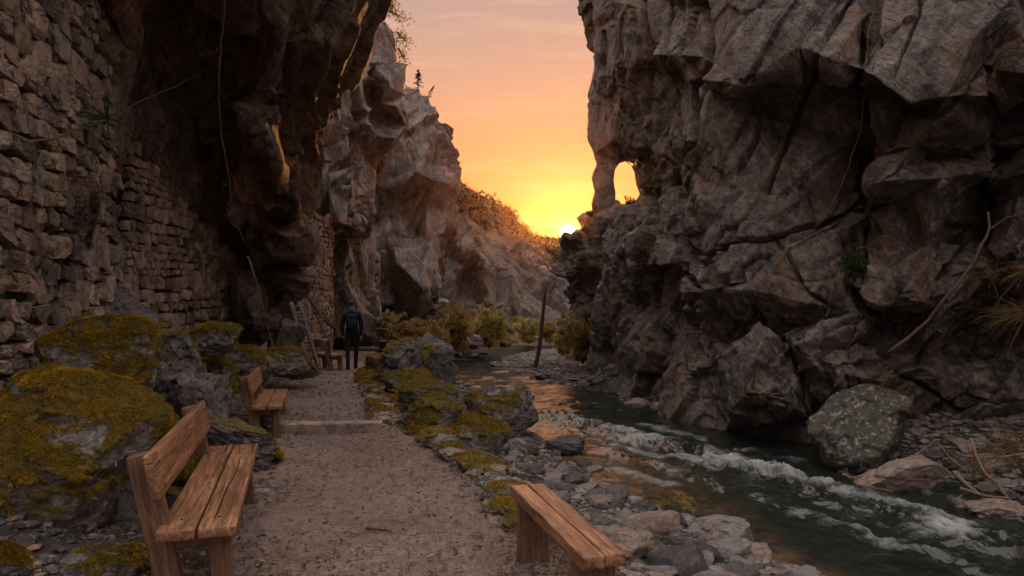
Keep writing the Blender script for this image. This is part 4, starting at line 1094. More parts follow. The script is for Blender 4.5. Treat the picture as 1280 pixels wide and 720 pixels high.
def back_bench(loc, rz, label, Ln=2.3, sc=1., wd=.19, bshort=.12, seed=0, dirty=False):
    root = empty('bench', loc, rz); root.scale = (sc,) * 3
    tag(root, label, 'bench', 'wooden benches along the path')
    for k, x in enumerate((-wd / 2 - .004, wd / 2 + .004)):
        plank((wd - .004, Ln, .058), M['wood'], 'seat_plank', root, place((x, 0, .42)), seed + k)
    for sy in (-1, 1):
        y = sy * (Ln / 2 - (.16 if sy < 0 else .22))
        m4, l = between((.13, y, -.12), (.10, y, .39)); plank((.11, l, .085), M['wood_post'], 'leg', root, m4 @ Matrix.Rotation(R(90), 4, 'Y'), seed + 5 + sy, .01)
        by = y if sy < 0 else y - bshort * .8
        m4, l = between((-.10, by, -.12), (-.292, by, .83)); plank((.085, l, .13), M['wood_post'], 'back_post', root, m4 @ Matrix.Rotation(0, 4, 'Y'), seed + 9 + sy, .012)
        plank((.08, .34, .085), M['wood_post'], 'crossbar', root, place((-.01, y + .012, .348), rz=R(90)), seed + 15 + sy, .01)
    lean = math.atan2(.185, .92)
    bl = Ln - bshort
    bb = plank((.05, bl, .24), M['wood'], 'backrest', root, place((-.21, -bshort / 2, .725), ry=-lean), seed + 21, .01)
    for sy in (-1, 1):
        for x in (-wd / 2, wd / 2):
            bm_ = MB(); bm_.tube([(x, sy * (Ln / 2 - .19), .445), (x, sy * (Ln / 2 - .19), .4525)], .008, 8); link('bolt', bm_.mesh('bolt', [M['iron']]), root)
        yb = -bshort / 2 + sy * (bl / 2 - .13)
        for dz in (-.06, .06):
            c0_ = Vector((-.21 - dz * math.tan(lean) + .024, yb, .725 + dz)); bm_ = MB(); bm_.tube([c0_, c0_ + Vector((.0045, 0, .001))], .008, 8); link('bolt', bm_.mesh('bolt', [M['iron']]), root)
    return root

dir_ = math.atan2(.334, 1)       # benches run towards the vanishing point of the path
def bench_at(px, py, d): x, y, z = P(px, py, d); return x, y
# near left bench: seat corners (200,660)-(290,655) near, (263,553)-(318,553) far
n0 = np.array(P(245, 662, 3.56)); f0 = np.array(P(292, 556, 5.75)); cxy = (n0 + f0) / 2
L1_ = float(np.linalg.norm((f0 - n0)[:2])); a1 = math.atan2(-(f0 - n0)[0], (f0 - n0)[1])
back_bench((cxy[0], cxy[1], 0), a1, 'large wooden bench with backrest nearest on the left beside the huge mossy boulder', L1_, seed=3)
n0 = np.array(P(333, 514, 8.2)); f0 = np.array(P(344, 488, 9.9)); cxy = (n0 + f0) / 2
L2_ = float(np.linalg.norm((f0 - n0)[:2])); a2 = math.atan2(-(f0 - n0)[0], (f0 - n0)[1])
back_bench((cxy[0], cxy[1], 0.02), a2, 'second wooden bench with backrest at the left end of the step', L2_ / .9, .9, seed=33, bshort=.3)
n0 = np.array(P(409, 445, 16.6)); f0 = np.array(P(410, 438, 18.0)); cxy = (n0 + f0) / 2
back_bench((cxy[0], cxy[1], .03), R(38), 'small distant wooden bench with backrest beside the foot of the leaning ladder', 1.4, .95, seed=63, bshort=.2)

# right bench without a back
n0 = np.array(P(757, 700, 3.17)); f0 = np.array(P(658, 605, 4.46)); cxy = (n0 + f0) / 2
L3_ = float(np.linalg.norm((f0 - n0)[:2])); a3 = math.atan2(-(f0 - n0)[0], (f0 - n0)[1])
rb = empty('bench', (cxy[0], cxy[1], 0), a3); tag(rb, 'low backless wooden bench on the right above the river stones', 'bench', 'wooden benches along the path')
plank((.112, L3_, .065), M['wood'], 'seat_plank', rb, place((-.058, 0, .418)), 81, .009, 20)
plank((.112, L3_ - .015, .065), M['wood'], 'seat_plank', rb, place((.058, .004, .418)), 83, .009, 20)
for sy, yy_ in ((-1, -L3_ / 2 + .16), (1, L3_ / 2 - .16)):
    plank((.20, .55, .10), M['wood_post'], 'leg', rb, place((0, yy_, .115), rx=R(90)), 85 + sy, .012)

# far bench silhouette and fallen log at the bend
n0 = np.array(P(486, 418, 25)); fb = empty('bench', (n0[0], n0[1], -.1), R(28)); tag(fb, 'farthest wooden bench seen end on at the bend of the path', 'bench', 'wooden benches along the path')
plank((.4, 1.5, .07), M['wood'], 'seat_plank', fb, place((0, 0, .45)), 91)
plank((.05, 1.5, .3), M['wood'], 'backrest', fb, place((-.22, 0, .8), ry=-.25), 92)
for sy in (-1, 1):
    plank((.3, .1, .45), M['wood_post'], 'leg', fb, place((0, sy * .55, .2)), 93)
    m4, l = between((-.14, sy * .55, 0), (-.27, sy * .55, .95)); plank((.08, l, .1), M['wood_post'], 'back_post', fb, m4, 94)
x, y, z = P(452, 424, 25); mb = MB()
mb.tube([(x - .7, y, .05), (x - .2, y + .05, .09), (x + .3, y - .02, .08), (x + .8, y, .04)], [.08, .11, .11, .06], 10)
tag(link('fallen_log', mb.mesh('fallen_log', [M['wood_old']])), 'dark fallen log lying across the far end of the path', 'log')

# step
x0, y0, _ = P(345, 543, 8.62); x1, y1, _ = P(472, 541, 8.62)
st = plank((.26, x1 - x0 + .06, .20), M['kerb'], 'step', None, place(((x0 + x1) / 2, 8.72, .045), rz=R(90)), 99, .012, 24, .012)
tag(st, 'single low stone step across the path beside the second bench', 'step')

# leaning ladder by the overhang
lr = empty('ladder', P(395, 462, 16.0)); tag(lr, 'weathered wooden ladder leaning against the overhang above the third bench', 'ladder')
base = Vector(P(395, 462, 16.0))
A0, A1 = Vector(P(386, 462, 15.8)) - base, Vector(P(364, 378, 16.6)) - base
B0, B1 = Vector(P(400, 462, 16.2)) - base, Vector(P(374, 378, 17.0)) - base
for p, q_ in ((A0, A1), (B0, B1)):
    m4, l = between(p, q_); plank((.09, l, .06), M['wood_old'], 'rail', lr, m4, 101, .01)
for k in range(9):
    f = .06 + k * .11; p = A0.lerp(A1, f); q_ = B0.lerp(B1, f); m4, l = between(p, q_); plank((.05, l + .05, .05), M['wood_old'], 'rung', lr, m4, 110 + k, .01, 4)

# leaning stake on the shingle bar
mb = MB(); a = np.array(P(668, 456, 29)); b = np.array(P(684, 360, 29))
k = np.linspace(0, 1, 12)[:, None]; pts = a - (0, 0, .3) + (b - a + (0, 0, .3)) * k; pts[:, 0] += .05 * np.sin(k[:, 0] * 5)
mb.tube(pts, np.linspace(.10, .065, 12) * (1 + .1 * np.sin(np.arange(12) * 2.3)), 9)
tag(link('wooden_stake', mb.mesh('wooden_stake', [M['twig_dark']])), 'tall dark wooden stake leaning on the gravel bar of the river', 'stake')

# ------------------------------------------------------------------ creepers, roots, branches
def wander(pts, n, amp, seed):
    pts = np.array([P(*p) for p in pts]); s = np.linspace(0, len(pts) - 1, n)
    out = np.stack([np.interp(s, np.arange(len(pts)), pts[:, c]) for c in range(3)], 1)
    ker = np.ones(5) / 5
    for c in range(3):
        pad = np.pad(out[:, c], 2, mode='edge'); out[:, c] = np.convolve(pad, ker, 'valid')
    nz = np.stack([fbm(out * 1.8 + seed, seed + c, 3) for c in range(3)], 1)
    return out + nz * amp
def branch(name, label, cat, lines, mat, seed, amp=.05, group=None, leaves=None):
    mb = MB()
    for (pts, r0, r1) in lines:
        w_ = wander(pts, 36, amp, seed); mb.tube(w_, np.linspace(r0, r1, 36), 6)
    o = link(name, mb.mesh(name, [M[mat]])); tag(o, label, cat, group); return o
branch('hanging_root', 'long thin pale root hanging down the dark overhang above the pink wall', 'root',
       [([(280, -30, 8.6), (283, 28, 9.2), (272, 60, 9.6), (273, 120, 10.2), (278, 180, 10.8), (286, 225, 11.3), (292, 262, 11.8), (305, 310, 12.2)], .016, .006),
        ([(272, 60, 9.6), (266, 66, 9.5)], .008, .003), ([(286, 215, 11.2), (296, 236, 11.2)], .007, .003), ([(284, 232, 11.3), (276, 228, 11.2)], .006, .003)], 'twig', 3, .03)
branch('creeper_stem', 'dark thin stem reaching from the rough wall to the overhang', 'creeper',
       [([(20, 180, 6.0), (60, 178, 6.6), (95, 160, 7.6), (135, 148, 8.3), (190, 122, 9.2), (225, 106, 9.8), (255, 88, 10.4)], .014, .008)], 'twig_dark', 5, .03)
branch('bare_branch', 'long bare branch leaning across the dark rocks of the right cliff', 'branch',
       [([(1108, 443, 10.8), (1150, 412, 10.7), (1185, 370, 10.6), (1218, 325, 10.5), (1235, 285, 10.6), (1234, 262, 10.7)], .028, .018),
        ([(1234, 285, 10.6), (1260, 270, 10.6), (1300, 262, 10.6)], .014, .008), ([(1185, 370, 10.6), (1165, 348, 10.7), (1162, 360, 10.7)], .01, .004)], 'twig_dark', 7, .03)
branch('hanging_root', 'thin roots trailing down the seam left of the big upper block of the right cliff', 'root',
       [([(1098, -10, 11), (1088, 30, 11.3), (1086, 70, 11.4), (1082, 110, 12.6), (1076, 160, 12.9), (1062, 200, 13), (1048, 240, 12.9), (1030, 270, 12.9), (1016, 290, 12.9)], .014, .004),
        ([(1086, 60, 11.2), (1095, 45, 11.0), (1090, 20, 10.9)], .01, .005), ([(1082, 110, 12.4), (1074, 96, 12.6)], .008, .004)], 'twig', 9, .05)
branch('hanging_root', 'pale root hanging below the green tuft on the right cliff', 'root',
       [([(1060, 320, 12.6), (1050, 340, 12.5), (1040, 355, 12.5), (1036, 385, 12.5), (1032, 400, 12.5)], .012, .004), ([(1098, 300, 11.4), (1075, 312, 12), (1060, 322, 12.5)], .008, .004)], 'twig', 11, .05)
branch('dead_branch', 'tangled dead branch lying against the narrow pale wall', 'branch',
       [([(372, 345, 18.8), (384, 368, 18.6), (398, 392, 18.4), (416, 412, 18.6), (424, 424, 19)], .07, .04),
        ([(384, 368, 18.6), (400, 380, 18.8), (410, 400, 18.9), (422, 412, 19)], .035, .015), ([(398, 392, 18.4), (404, 402, 18.2), (400, 420, 18)], .03, .012),
        ([(376, 352, 18.7), (390, 356, 18.9), (396, 372, 18.9)], .025, .01), ([(408, 402, 18.5), (418, 398, 18.6), (424, 404, 18.7)], .02, .008)], 'twig_dark', 13, .08)
branch('hanging_root', 'thin bright edge root running down the foot of the overhang to the moss', 'root',
       [([(308, 318, 12), (322, 360, 12.2), (334, 400, 12.6), (342, 440, 12.9), (352, 455, 12.9)], .018, .010)], 'twig', 15, .05)

# drifted sticks on the right bank
stk = [((1190, 585, 9.6), (1232, 628, 9.2), .035, 'twig', 'thick pale driftwood stick pointing to the flat brown rock'),
       ((1212, 545, 9.9), (1244, 600, 9.3), .025, 'twig', 'steep pale stick standing in the driftwood heap'),
       ((1244, 600, 9.2), (1262, 630, 9.1), .03, 'twig', 'short bent stick above the flat brown rock'),
       ((1198, 612, 9.4), (1262, 622, 9.0), .022, 'twig', 'stick lying level behind the flat brown rock'),
       ((1196, 636, 8.8), (1262, 628, 8.8), .032, 'twig', 'orange brown stick with splintered end at the water edge'),
       ((1170, 552, 10), (1208, 590, 9.6), .014, 'twig', 'thin twig sloping right from the lichen boulder'),
       ((1130, 572, 9.9), (1172, 548, 10.0), .014, 'twig', 'thin twig propped between the lichen boulder and pale wedge rock'),
       ((1205, 570, 9.8), (1300, 568, 9.6), .018, 'twig', 'long twig lying level at the right edge'),
       ((1178, 624, 9.2), (1204, 620, 9.1), .016, 'twig', 'short stub of wood at the waterline right of the wedge rock'),
       ((1052, 594, 9.9), (1078, 596, 9.8), .02, 'twig', 'orange splinter of wood left of the pale wedge rock'),
       ((1210, 590, 9.6), (1290, 540, 9.8), .012, 'twig_dark', 'dark thin twig rising to the right edge'),
       ((1180, 560, 9.9), (1262, 612, 9.3), .012, 'twig_dark', 'dark twig crossing the driftwood heap')]
for k, (a, b, rr_, mt, lab) in enumerate(stk):
    mb = MB(); mid = tuple((a[i] + b[i]) / 2 + (4 if i == 1 else 0) for i in range(3))
    mb.tube(wander([a, mid, b], 16, .03, 40 + k), np.linspace(rr_, rr_ * .55, 16), 7)
    q0 = wander([a, mid, b], 16, .03, 40 + k)[9]; e_ = q0 + np.array([.12, -.05, .12 * (-1) ** k])
    mb.tube([q0, (q0 + e_) / 2 + .01, e_], [rr_ * .4, rr_ * .3, rr_ * .12], 5)
    tag(link('stick', mb.mesh('stick', [M[mt]])), lab, 'stick', 'driftwood sticks on the right bank')

# ------------------------------------------------------------------ leaf materials and plants
def leaf_mat(name, cols):
    m, t = newmat(name)
    c = t.ramp(t.attr('tint'), cols)
    b = t.n('ShaderNodeBsdfPrincipled'); t.l(c, b.inputs['Base Color']); b.inputs['Roughness'].default_value = .7; b.inputs['Specular IOR Level'].default_value = .2
    tr = t.n('ShaderNodeBsdfTranslucent'); t.l(c, tr.inputs[0]); mx = t.n('ShaderNodeMixShader'); mx.inputs[0].default_value = .45
    t.l(b.outputs[0], mx.inputs[1]); t.l(tr.outputs[0], mx.inputs[2]); o = t.n('ShaderNodeOutputMaterial'); t.l(mx.outputs[0], o.inputs[0])
    return m
M['leaf_yellow'] = leaf_mat('leaf_yellow', [(0, (.18, .15, .05)), (.5, (.42, .35, .11)), (1, (.62, .52, .19))])
M['leaf_rust'] = leaf_mat('leaf_rust', [(0, (.14, .09, .035)), (.5, (.36, .24, .085)), (1, (.54, .38, .15))])
M['leaf_green'] = leaf_mat('leaf_green', [(0, (.02, .035, .01)), (.5, (.045, .07, .02)), (1, (.09, .12, .03))])
M['leaf_dark'] = leaf_mat('leaf_dark', [(0, (.015, .018, .008)), (.5, (.03, .035, .014)), (1, (.05, .05, .02))])
M['grass_dry'] = leaf_mat('grass_dry', [(0, (.12, .08, .035)), (.5, (.22, .15, .07)), (1, (.36, .25, .12))])

def bush(px, py_, wpx, hpx, d, mat, label, seed, n=7000, leaf=.07, name='bush', cat='bush', group=None, rag=.35):
    """px,py: middle of the foot. stems fan out, twigs at their ends carry leaves in clumps"""
    r = np.random.default_rng(seed)
    W = wpx / F * d / 2; H = hpx / F * d
    py = py_ + hpx * .06
    x0, y0, z0 = P(px, py, d)
    root = empty(name, (x0, y0, z0)); tag(root, label, cat, group)
    sb = MB(); tips = []
    for k in range(16):
        a = r.uniform(0, 6.28); sp = r.random() ** .6; h = H * r.uniform(.55, 1.02) * (1 - .35 * sp ** 2)
        e = np.array([math.cos(a) * W * sp, math.sin(a) * W * .8 * sp, h])
        m_ = e * .5 + np.array([0, 0, H * .1]); pts = np.array([(0, 0, -.1), m_ * .5 + r.normal(0, .03 * H, 3), m_ + r.normal(0, .04 * H, 3), e])
        sb.tube(pts, [.03 * H / 3, .022 * H / 3, .014 * H / 3, .005], 4)
        for f in np.linspace(.08, 1, 9):
            p = np.array([np.interp(f * 3, range(4), pts[:, c]) for c in range(3)])
            tips.append(p + r.normal(0, 1, 3) * np.array([W, W, H * .6]) * .14)
    link('stem', sb.mesh('stem', [M['twig_dark']]), root)
    tips = np.array(tips); k = r.integers(0, len(tips), n)
    cr = (W * .20) * r.uniform(.5, 1.3, len(tips))
    off = r.normal(0, 1, (n, 3)); off /= np.linalg.norm(off, axis=1)[:, None] / (r.random(n) ** rag)[:, None]
    c = tips[k] + off * cr[k][:, None] * np.array([1, 1, .8])
    c = c[c[:, 2] > .02 * H]; n = len(c)
    d1 = r.normal(size=(n, 3)); d1[:, 2] += 1.1; d1 /= np.linalg.norm(d1, axis=1)[:, None]
    d2 = np.cross(d1, r.normal(size=(n, 3))); d2 /= np.linalg.norm(d2, axis=1)[:, None]
    s = leaf * r.uniform(.6, 1.9, n)[:, None]
    V = np.stack([c - d1 * s, c + d2 * s * .2, c + d1 * s, c - d2 * s * .2], 1).reshape(-1, 3)
    ti = np.clip(.5 + .3 * fbm(c * 3 / max(H, .3), seed, 2) + r.normal(0, .2, n), 0, 1)
    link('leaves', mesh_np('leaves', V, np.arange(n * 4).reshape(-1, 4), [M[mat]], False, {'tint': np.repeat(ti, 4)}), root)
    return root
bush(612, 430, 66, 62, 36, 'leaf_yellow', 'large round yellow green bush on the far bank', 1, 9000, .09)
bush(572, 436, 46, 66, 33, 'leaf_rust', 'rust brown bush against the cliff left of the round yellow bush', 2, 7000, .08)
bush(545, 432, 56, 36, 30, 'leaf_rust', 'low orange brown bush above the path bend', 3, 7000, .07)
bush(528, 446, 58, 50, 26, 'leaf_rust', 'brownish bush sloping down behind the steep slab', 4, 7000, .06)
bush(508, 428, 44, 34, 25, 'leaf_rust', 'bush in autumn brown beside the farthest bench', 5, 6000, .06)
bush(484, 410, 34, 22, 27, 'leaf_yellow', 'small yellow bush at the foot of the left cliff', 6, 4000, .06)
bush(632, 432, 36, 20, 37, 'leaf_yellow', 'low yellow bush at the right foot of the round yellow bush', 7, 4000, .07)
bush(662, 426, 44, 34, 45, 'leaf_yellow', 'hazy olive bush in the far middle of the valley', 8, 5000, .1)
bush(688, 426, 30, 26, 47, 'leaf_rust', 'small brown bush right behind the leaning stake', 9, 3500, .1)
bush(728, 448, 64, 64, 27, 'leaf_rust', 'broad golden brown bush at the foot of the rock spur', 10, 9000, .06)
bush(704, 440, 36, 44, 30, 'leaf_yellow', 'dark olive bush at the left of the golden brown bush', 11, 5000, .07)
bush(789, 262, 18, 18, 22.6, 'leaf_dark', 'small dark shrub growing in the rock window', 12, 500, .06)
bush(738, 270, 16, 8, 27.4, 'leaf_dark', 'tiny shrub on top of the spur beside the sun', 13, 300, .06)
bush(1068, 345, 46, 40, 12.2, 'leaf_green', 'dark green tuft growing from the seam of the right cliff', 14, 1500, .035)
bush(575, 412, 30, 30, 39, 'leaf_rust', 'small rust bush close under the far left cliff', 15, 3000, .08)

# conifers on the skyline
def conifer(px, cf, hpx, d, label, seed, lean=0):
    r = np.random.default_rng(seed); H = hpx / F * d; root = empty('pine_tree', skyline(cf, px) - np.array([0, 0, .15])); tag(root, label, 'tree')
    H *= 1.1; tb = MB(); tb.tube([(0, 0, -.4), (lean * .3, 0, H * .5), (lean, 0, H)], [.05 * H / 2, .03 * H / 2, .008], 6); link('trunk', tb.mesh('trunk', [M['twig_dark']]), root)
    V = []; 
    for k in range(46):
        f = r.uniform(.12, .98); rad = (1 - f) * H * .30 * r.uniform(.6, 1.2) + .04 * H; a = r.uniform(0, 6.28)
        o0 = np.array([lean * f, 0, f * H]); e = o0 + np.array([math.cos(a) * rad, math.sin(a) * rad, -rad * .15])
        for j in range(26):
            t_ = r.random(); c = o0 + (e - o0) * t_ + r.normal(0, .02 * H, 3) * np.array([1, 1, .5]); q1 = r.normal(size=3); q1 /= np.linalg.norm(q1); q2 = np.cross(q1, r.normal(size=3)); q2 /= np.linalg.norm(q2)
            s = .035 * H * r.uniform(.6, 1.3); V += [c - q1 * s, c + q2 * s * .25, c + q1 * s, c - q2 * s * .25]
    n = len(V) // 4
    link('crown', mesh_np('crown', V, np.arange(n * 4).reshape(-1, 4), [M['leaf_dark']], False, {'tint': np.repeat(r.random(n), 4)}), root)
conifer(522, cb, 26, 37.5, 'small pine standing on the shoulder of the far left cliff', 1)
conifer(536, cb, 15, 37.5, 'stunted low pine just below the small pine', 2, .4)
conifer(497, ca, 14, 29, 'shrubby little pine on the edge of the striated cliff', 4, .3)
def spray(lines, label, d, seed):
    r = np.random.default_rng(seed); root = empty('overhanging_branch', P(lines[0][0][0], lines[0][0][1], d)); tag(root, label, 'branch')
    b0 = np.array(root.location); tb = MB(); V = []
    for ln in lines:
        w_ = wander([(x, y, d) for x, y in ln], 24, .06, seed) - b0
        tb.tube(w_, np.linspace(.045, .01, 24), 5)
        for k in range(240):
            c = w_[int(r.integers(3, 24))] + r.normal(0, .13, 3); q1 = r.normal(size=3); q1 /= np.linalg.norm(q1); q2 = np.cross(q1, r.normal(size=3)); q2 /= np.linalg.norm(q2); s = r.uniform(.03, .08)
            V += [c - q1 * s, c + q2 * s * .3, c + q1 * s, c - q2 * s * .3]
    link('stem', tb.mesh('stem', [M['twig_dark']]), root); n = len(V) // 4
    link('leaves', mesh_np('leaves', V, np.arange(n * 4).reshape(-1, 4), [M['leaf_rust']], False, {'tint': np.repeat(r.random(n) * .5, 4)}), root)
spray([[(474, 4), (484, 12), (496, 18), (512, 24)], [(476, 2), (486, 2), (494, 10)]], 'leafy branch jutting into the sky at the top of the overhang', 24, 3)
spray([[(496, 40), (503, 46), (510, 54)], [(498, 60), (506, 78)]], 'small leafy branch on the rim of the striated cliff', 28, 5)

# spiky plant on the rough wall
root = empty('spiky_plant', P(134, 148, 8.0)); tag(root, 'green spiky leaved plant growing out of the rough wall', 'plant')
V = []; r = np.random.default_rng(4); T = []; 
for k, (dx, dz) in enumerate([(.12, .36), (.03, .24), (-.16, .14), (-.34, .10), (-.5, .02), (-.3, -.04), (.22, .04), (.34, -.10), (-.1, -.15), (.07, .14), (-.22, .2), (.02, -.2)]):
    e = np.array([dx, -.12 + r.normal(0, .08), dz]); L_ = np.linalg.norm(e); sdv = np.cross(e, (0, 1, 0)); sdv /= np.linalg.norm(sdv) + 1e-6; w_ = .016
    b0 = len(V)
    for f, ww in ((0, .7), (.3, 1), (.65, .7), (1, .02)):
        c = e * f + np.array([0, 0, -.10 * f * f * L_ / .3 * .3]); V += [c - sdv * w_ * ww, c + np.array([0, .004 + .01 * (1 - f), 0]), c + sdv * w_ * ww]
    for j in range(3):
        q0 = b0 + j * 3; T += [(q0, q0 + 1, q0 + 4, q0 + 3), (q0 + 1, q0 + 2, q0 + 5, q0 + 4)]
for k in range(60):
    c = np.array([-.45 + r.normal(0, .14), r.normal(0, .05), -.02 + r.normal(0, .05)]); q1 = r.normal(size=3) * .03; q2 = r.normal(size=3) * .012; b0 = len(V); V += [c - q1, c + q2, c + q1, c - q2]; T.append((b0, b0 + 1, b0 + 2, b0 + 3))
link('leaves', mesh_np('leaves', V, T, [M['leaf_green']], False, {'tint': np.full(len(V), .8)}), root)

# dry grass and reeds hanging from the right cliff
def tuft(name, c3, n, ln, dirv, spread, mat, label, seed, w_=.006, cat='grass tuft'):
    r = np.random.default_rng(seed); V = []; T = []
    for k in range(n):
        d = np.array(dirv) + r.normal(0, spread, 3); L_ = ln * r.uniform(.4, 1.2); o0 = r.normal(0, ln * .12, 3); s = np.cross(d, r.normal(size=3)); s /= np.linalg.norm(s); b0 = len(V)
        for f in (0, .35, .7, 1):
            c = o0 + d * L_ * f + np.array([0, 0, -.45 * L_ * f * f]); V += [c - s * w_ * (1 - f * .85), c + s * w_ * (1 - f * .85)]
        for j in range(3): q0 = b0 + j * 2; T.append((q0, q0 + 1, q0 + 3, q0 + 2))
    o = link(name, mesh_np(name, V, T, [M[mat]], False, {'tint': np.repeat(r.random(n), 8)}), None, c3); tag(o, label, cat); return o
tuft('dry_grass_tuft', P(1290, 335, 10.7), 70, .5, (-.9, -.1, .1), .35, 'grass_dry', 'upper bunch of dry reeds jutting from the right edge of the cliff', 1)
tuft('dry_grass_tuft', P(1280, 392, 10.7), 160, .5, (-.8, -.1, .15), .5, 'grass_dry', 'lower tangle of dry grass hanging at the right edge', 2)
tuft('dry_grass_tuft', P(1240, 345, 10.9), 40, .5, (-.3, -.3, .5), .35, 'grass_dry', 'small orange grass wisp above the bare branch', 3)
tuft('dry_grass_tuft', P(1262, 560, 10.2), 160, .7, (-.3, -.3, .35), .45, 'grass_dry', 'dry grass clump behind the driftwood heap', 4)
tuft('dry_grass_tuft', P(1215, 580, 9.9), 90, .5, (0, -.2, .2), .5, 'grass_dry', 'scruffy dead grass among the driftwood sticks', 5)

# ------------------------------------------------------------------ leaf litter, chips, pale stone
def litter(name, n, fn, seed, sc=.02):
    r = np.random.default_rng(seed); X, Y = fn(r, n); Z = ZP(Y) + .018 + np.where((X < XL(Y)) | (X > XR(Y)), 0, 0)
    zt = terrain(X, Y); Z = np.where((X < XL(Y) - .1) | (X > XR(Y) + .1), zt + .01, Z)
    s = sc * r.uniform(.4, 1.6, n) * np.clip(Y / 6, .8, 3) ** .5; a = r.uniform(0, 6.28, n); el = r.uniform(.15, .7, n)
    u = np.stack([np.cos(a), np.sin(a), r.normal(0, .25, n)], 1) * s[:, None]; v = np.stack([-np.sin(a), np.cos(a), r.normal(0, .3, n)], 1) * (s * el)[:, None]
    c = np.stack([X, Y, Z + r.uniform(0, .01, n)], 1)
    V = np.stack([c - u, c + v * .9 + u * .1, c + u, c - v], 1).reshape(-1, 3)
    o = link(name, mesh_np(name, V, np.arange(n * 4).reshape(-1, 4), [M['litter']], False, {'tint': np.repeat(r.random(n), 4)})); tag(o, kind='stuff')
M['litter'] = leaf_mat('litter', [(0, (.06, .035, .02)), (.4, (.16, .10, .065)), (.8, (.24, .17, .12)), (1, (.42, .34, .26))])
def on_path(r, n):
    y = 3.4 + 20 * r.random(n) ** 2.2; return XL(y) - .1 + (XR(y) - XL(y) + .2) * r.random(n), y
def path_edge(r, n):
    y = 3.3 + 12 * r.random(n) ** 1.8; s = r.random(n) < .6
    return np.where(s, XL(y) + r.normal(-.15, .28, n), XR(y) + r.normal(.1, .18, n)), y
litter('leaf_litter', 9000, on_path, 1, .017)
litter('leaf_litter', 7000, path_edge, 2, .022)
def pebs(r, n):
    y = 3.4 + 16 * r.random(n) ** 2; return XL(y) + (XR(y) - XL(y)) * r.random(n), y
shingle('path_gravel', 5000, pebs, .006, .026, [M['stone_tan'], M['boulder_plain'], M['stone_pale'], M['stone_tan']], 77)
B(326, 618, 34, 9, 5.85, 'flat white stone set in the path beside the near bench', 'stone_pale', 0, 301, name='flat_stone', cat='stone', n=16, fa=.04)
mb = MB(); mb.tube(wander([(546, 686, 4.55), (545, 672, 4.68), (543, 655, 4.9)], 8, .01, 3), np.linspace(.009, .003, 8), 5)
tag(link('straw', mb.mesh('straw', [M['twig']])), 'single pale straw lying on the path in front', 'straw')
mb = MB(); mb.tube(wander([(455, 660, 4.9), (475, 662, 4.88), (492, 665, 4.85)], 8, .01, 3), np.linspace(.012, .006, 8), 5)
tag(link('twig', mb.mesh('twig', [M['twig_dark']])), 'short dark twig lying in the middle of the path', 'twig')
# low grass and weeds at the path edge and foot of the rocks
def blades(name, n, fn, seed, mat, ln=.08):
    r = np.random.default_rng(seed); X, Y = fn(r, n); Z = terrain(X, Y)
    c = np.stack([X, Y, Z], 1); d = np.stack([r.normal(0, .5, n), r.normal(0, .5, n), np.ones(n)], 1); s = ln * r.uniform(.4, 1.3, n)[:, None]
    a = r.uniform(0, 6.28, n); w_ = np.stack([np.cos(a), np.sin(a), 0 * a], 1) * .0035 * np.clip(Y / 5, 1, 4)[:, None]
    V = np.stack([c - w_, c + w_, c + d * s], 1).reshape(-1, 3)
    o = link(name, mesh_np(name, V, np.arange(n * 3).reshape(-1, 3), [M[mat]], False, {'tint': np.repeat(r.random(n), 3)})); tag(o, kind='stuff')
def weeds(r, n):
    y = 3.3 + 10 * r.random(n) ** 1.7; s = r.random(n) < .65
    x = np.where(s, XL(y) - .05 - np.abs(r.normal(0, .35, n)), XR(y) + .05 + np.abs(r.normal(0, .2, n)))
    k = vnoise(np.stack([x * 1.7, y * 1.7, 0 * x], 1), 5) > -.1; return x[k], y[k]
def blades2(name, n, fn, seed, mat, ln):
    r = np.random.default_rng(seed); X, Y = fn(r, n); m = len(X)
    blades(name, m, lambda rr, k: (X, Y), seed + 1, mat, ln)
blades2('grass', 9000, weeds, 8, 'grass_dry', .06)

# ------------------------------------------------------------------ the walker, seen from behind
def cloth(name, col, rough=.85):
    m, t = newmat(name); tc = t.n('ShaderNodeTexCoord').outputs['Object']
    n1 = t.noise(tc, 8, 4); finish(t, t.mix(t.ramp(n1, [(.35, 0), (.65, 1)]), tuple(c * .7 for c in col), col), rough, n1, .3, .02, .2); return m
M['jacket'] = cloth('jacket', (.008, .011, .022)); M['collar'] = cloth('blue_hood', (.015, .12, .24)); M['trousers'] = cloth('trousers', (.012, .013, .018))
M['skin'] = cloth('skin', (.38, .21, .15), .6); M['hair'] = cloth('hair', (.07, .055, .045)); M['boots'] = cloth('boots', (.018, .014, .012)); M['pack'] = cloth('backpack', (.022, .024, .03))
wr = empty('person', (P(440, 462, 17.4)[0], 17.4, .03), R(13)); tag(wr, 'walker seen from behind on the path in dark navy jacket with black backpack', 'person')
def skin_mesh(name, verts, edges, radii, parent, mats, sub=2, fmat=None):
    me = bpy.data.meshes.new(name + '_cage'); me.from_pydata(verts, edges, []); o = bpy.data.objects.new(name + '_cage', me); COL.objects.link(o)
    md = o.modifiers.new('s', 'SKIN'); sm = o.modifiers.new('u', 'SUBSURF'); sm.levels = sub; sm.render_levels = sub
    for i, v in enumerate(me.skin_vertices[0].data):
        rr = radii[i]; v.radius = rr if isinstance(rr, tuple) else (rr, rr); v.use_root = (i == 0)
    dg = bpy.context.evaluated_depsgraph_get(); me2 = bpy.data.meshes.new_from_object(o.evaluated_get(dg)); bpy.data.objects.remove(o)
    me2.name = name; me2.materials.clear()
    for m in mats: me2.materials.append(m)
    if fmat:
        for p in me2.polygons: p.material_index = fmat(p.center)
    for p in me2.polygons: p.use_smooth = True
    return link(name, me2, parent)
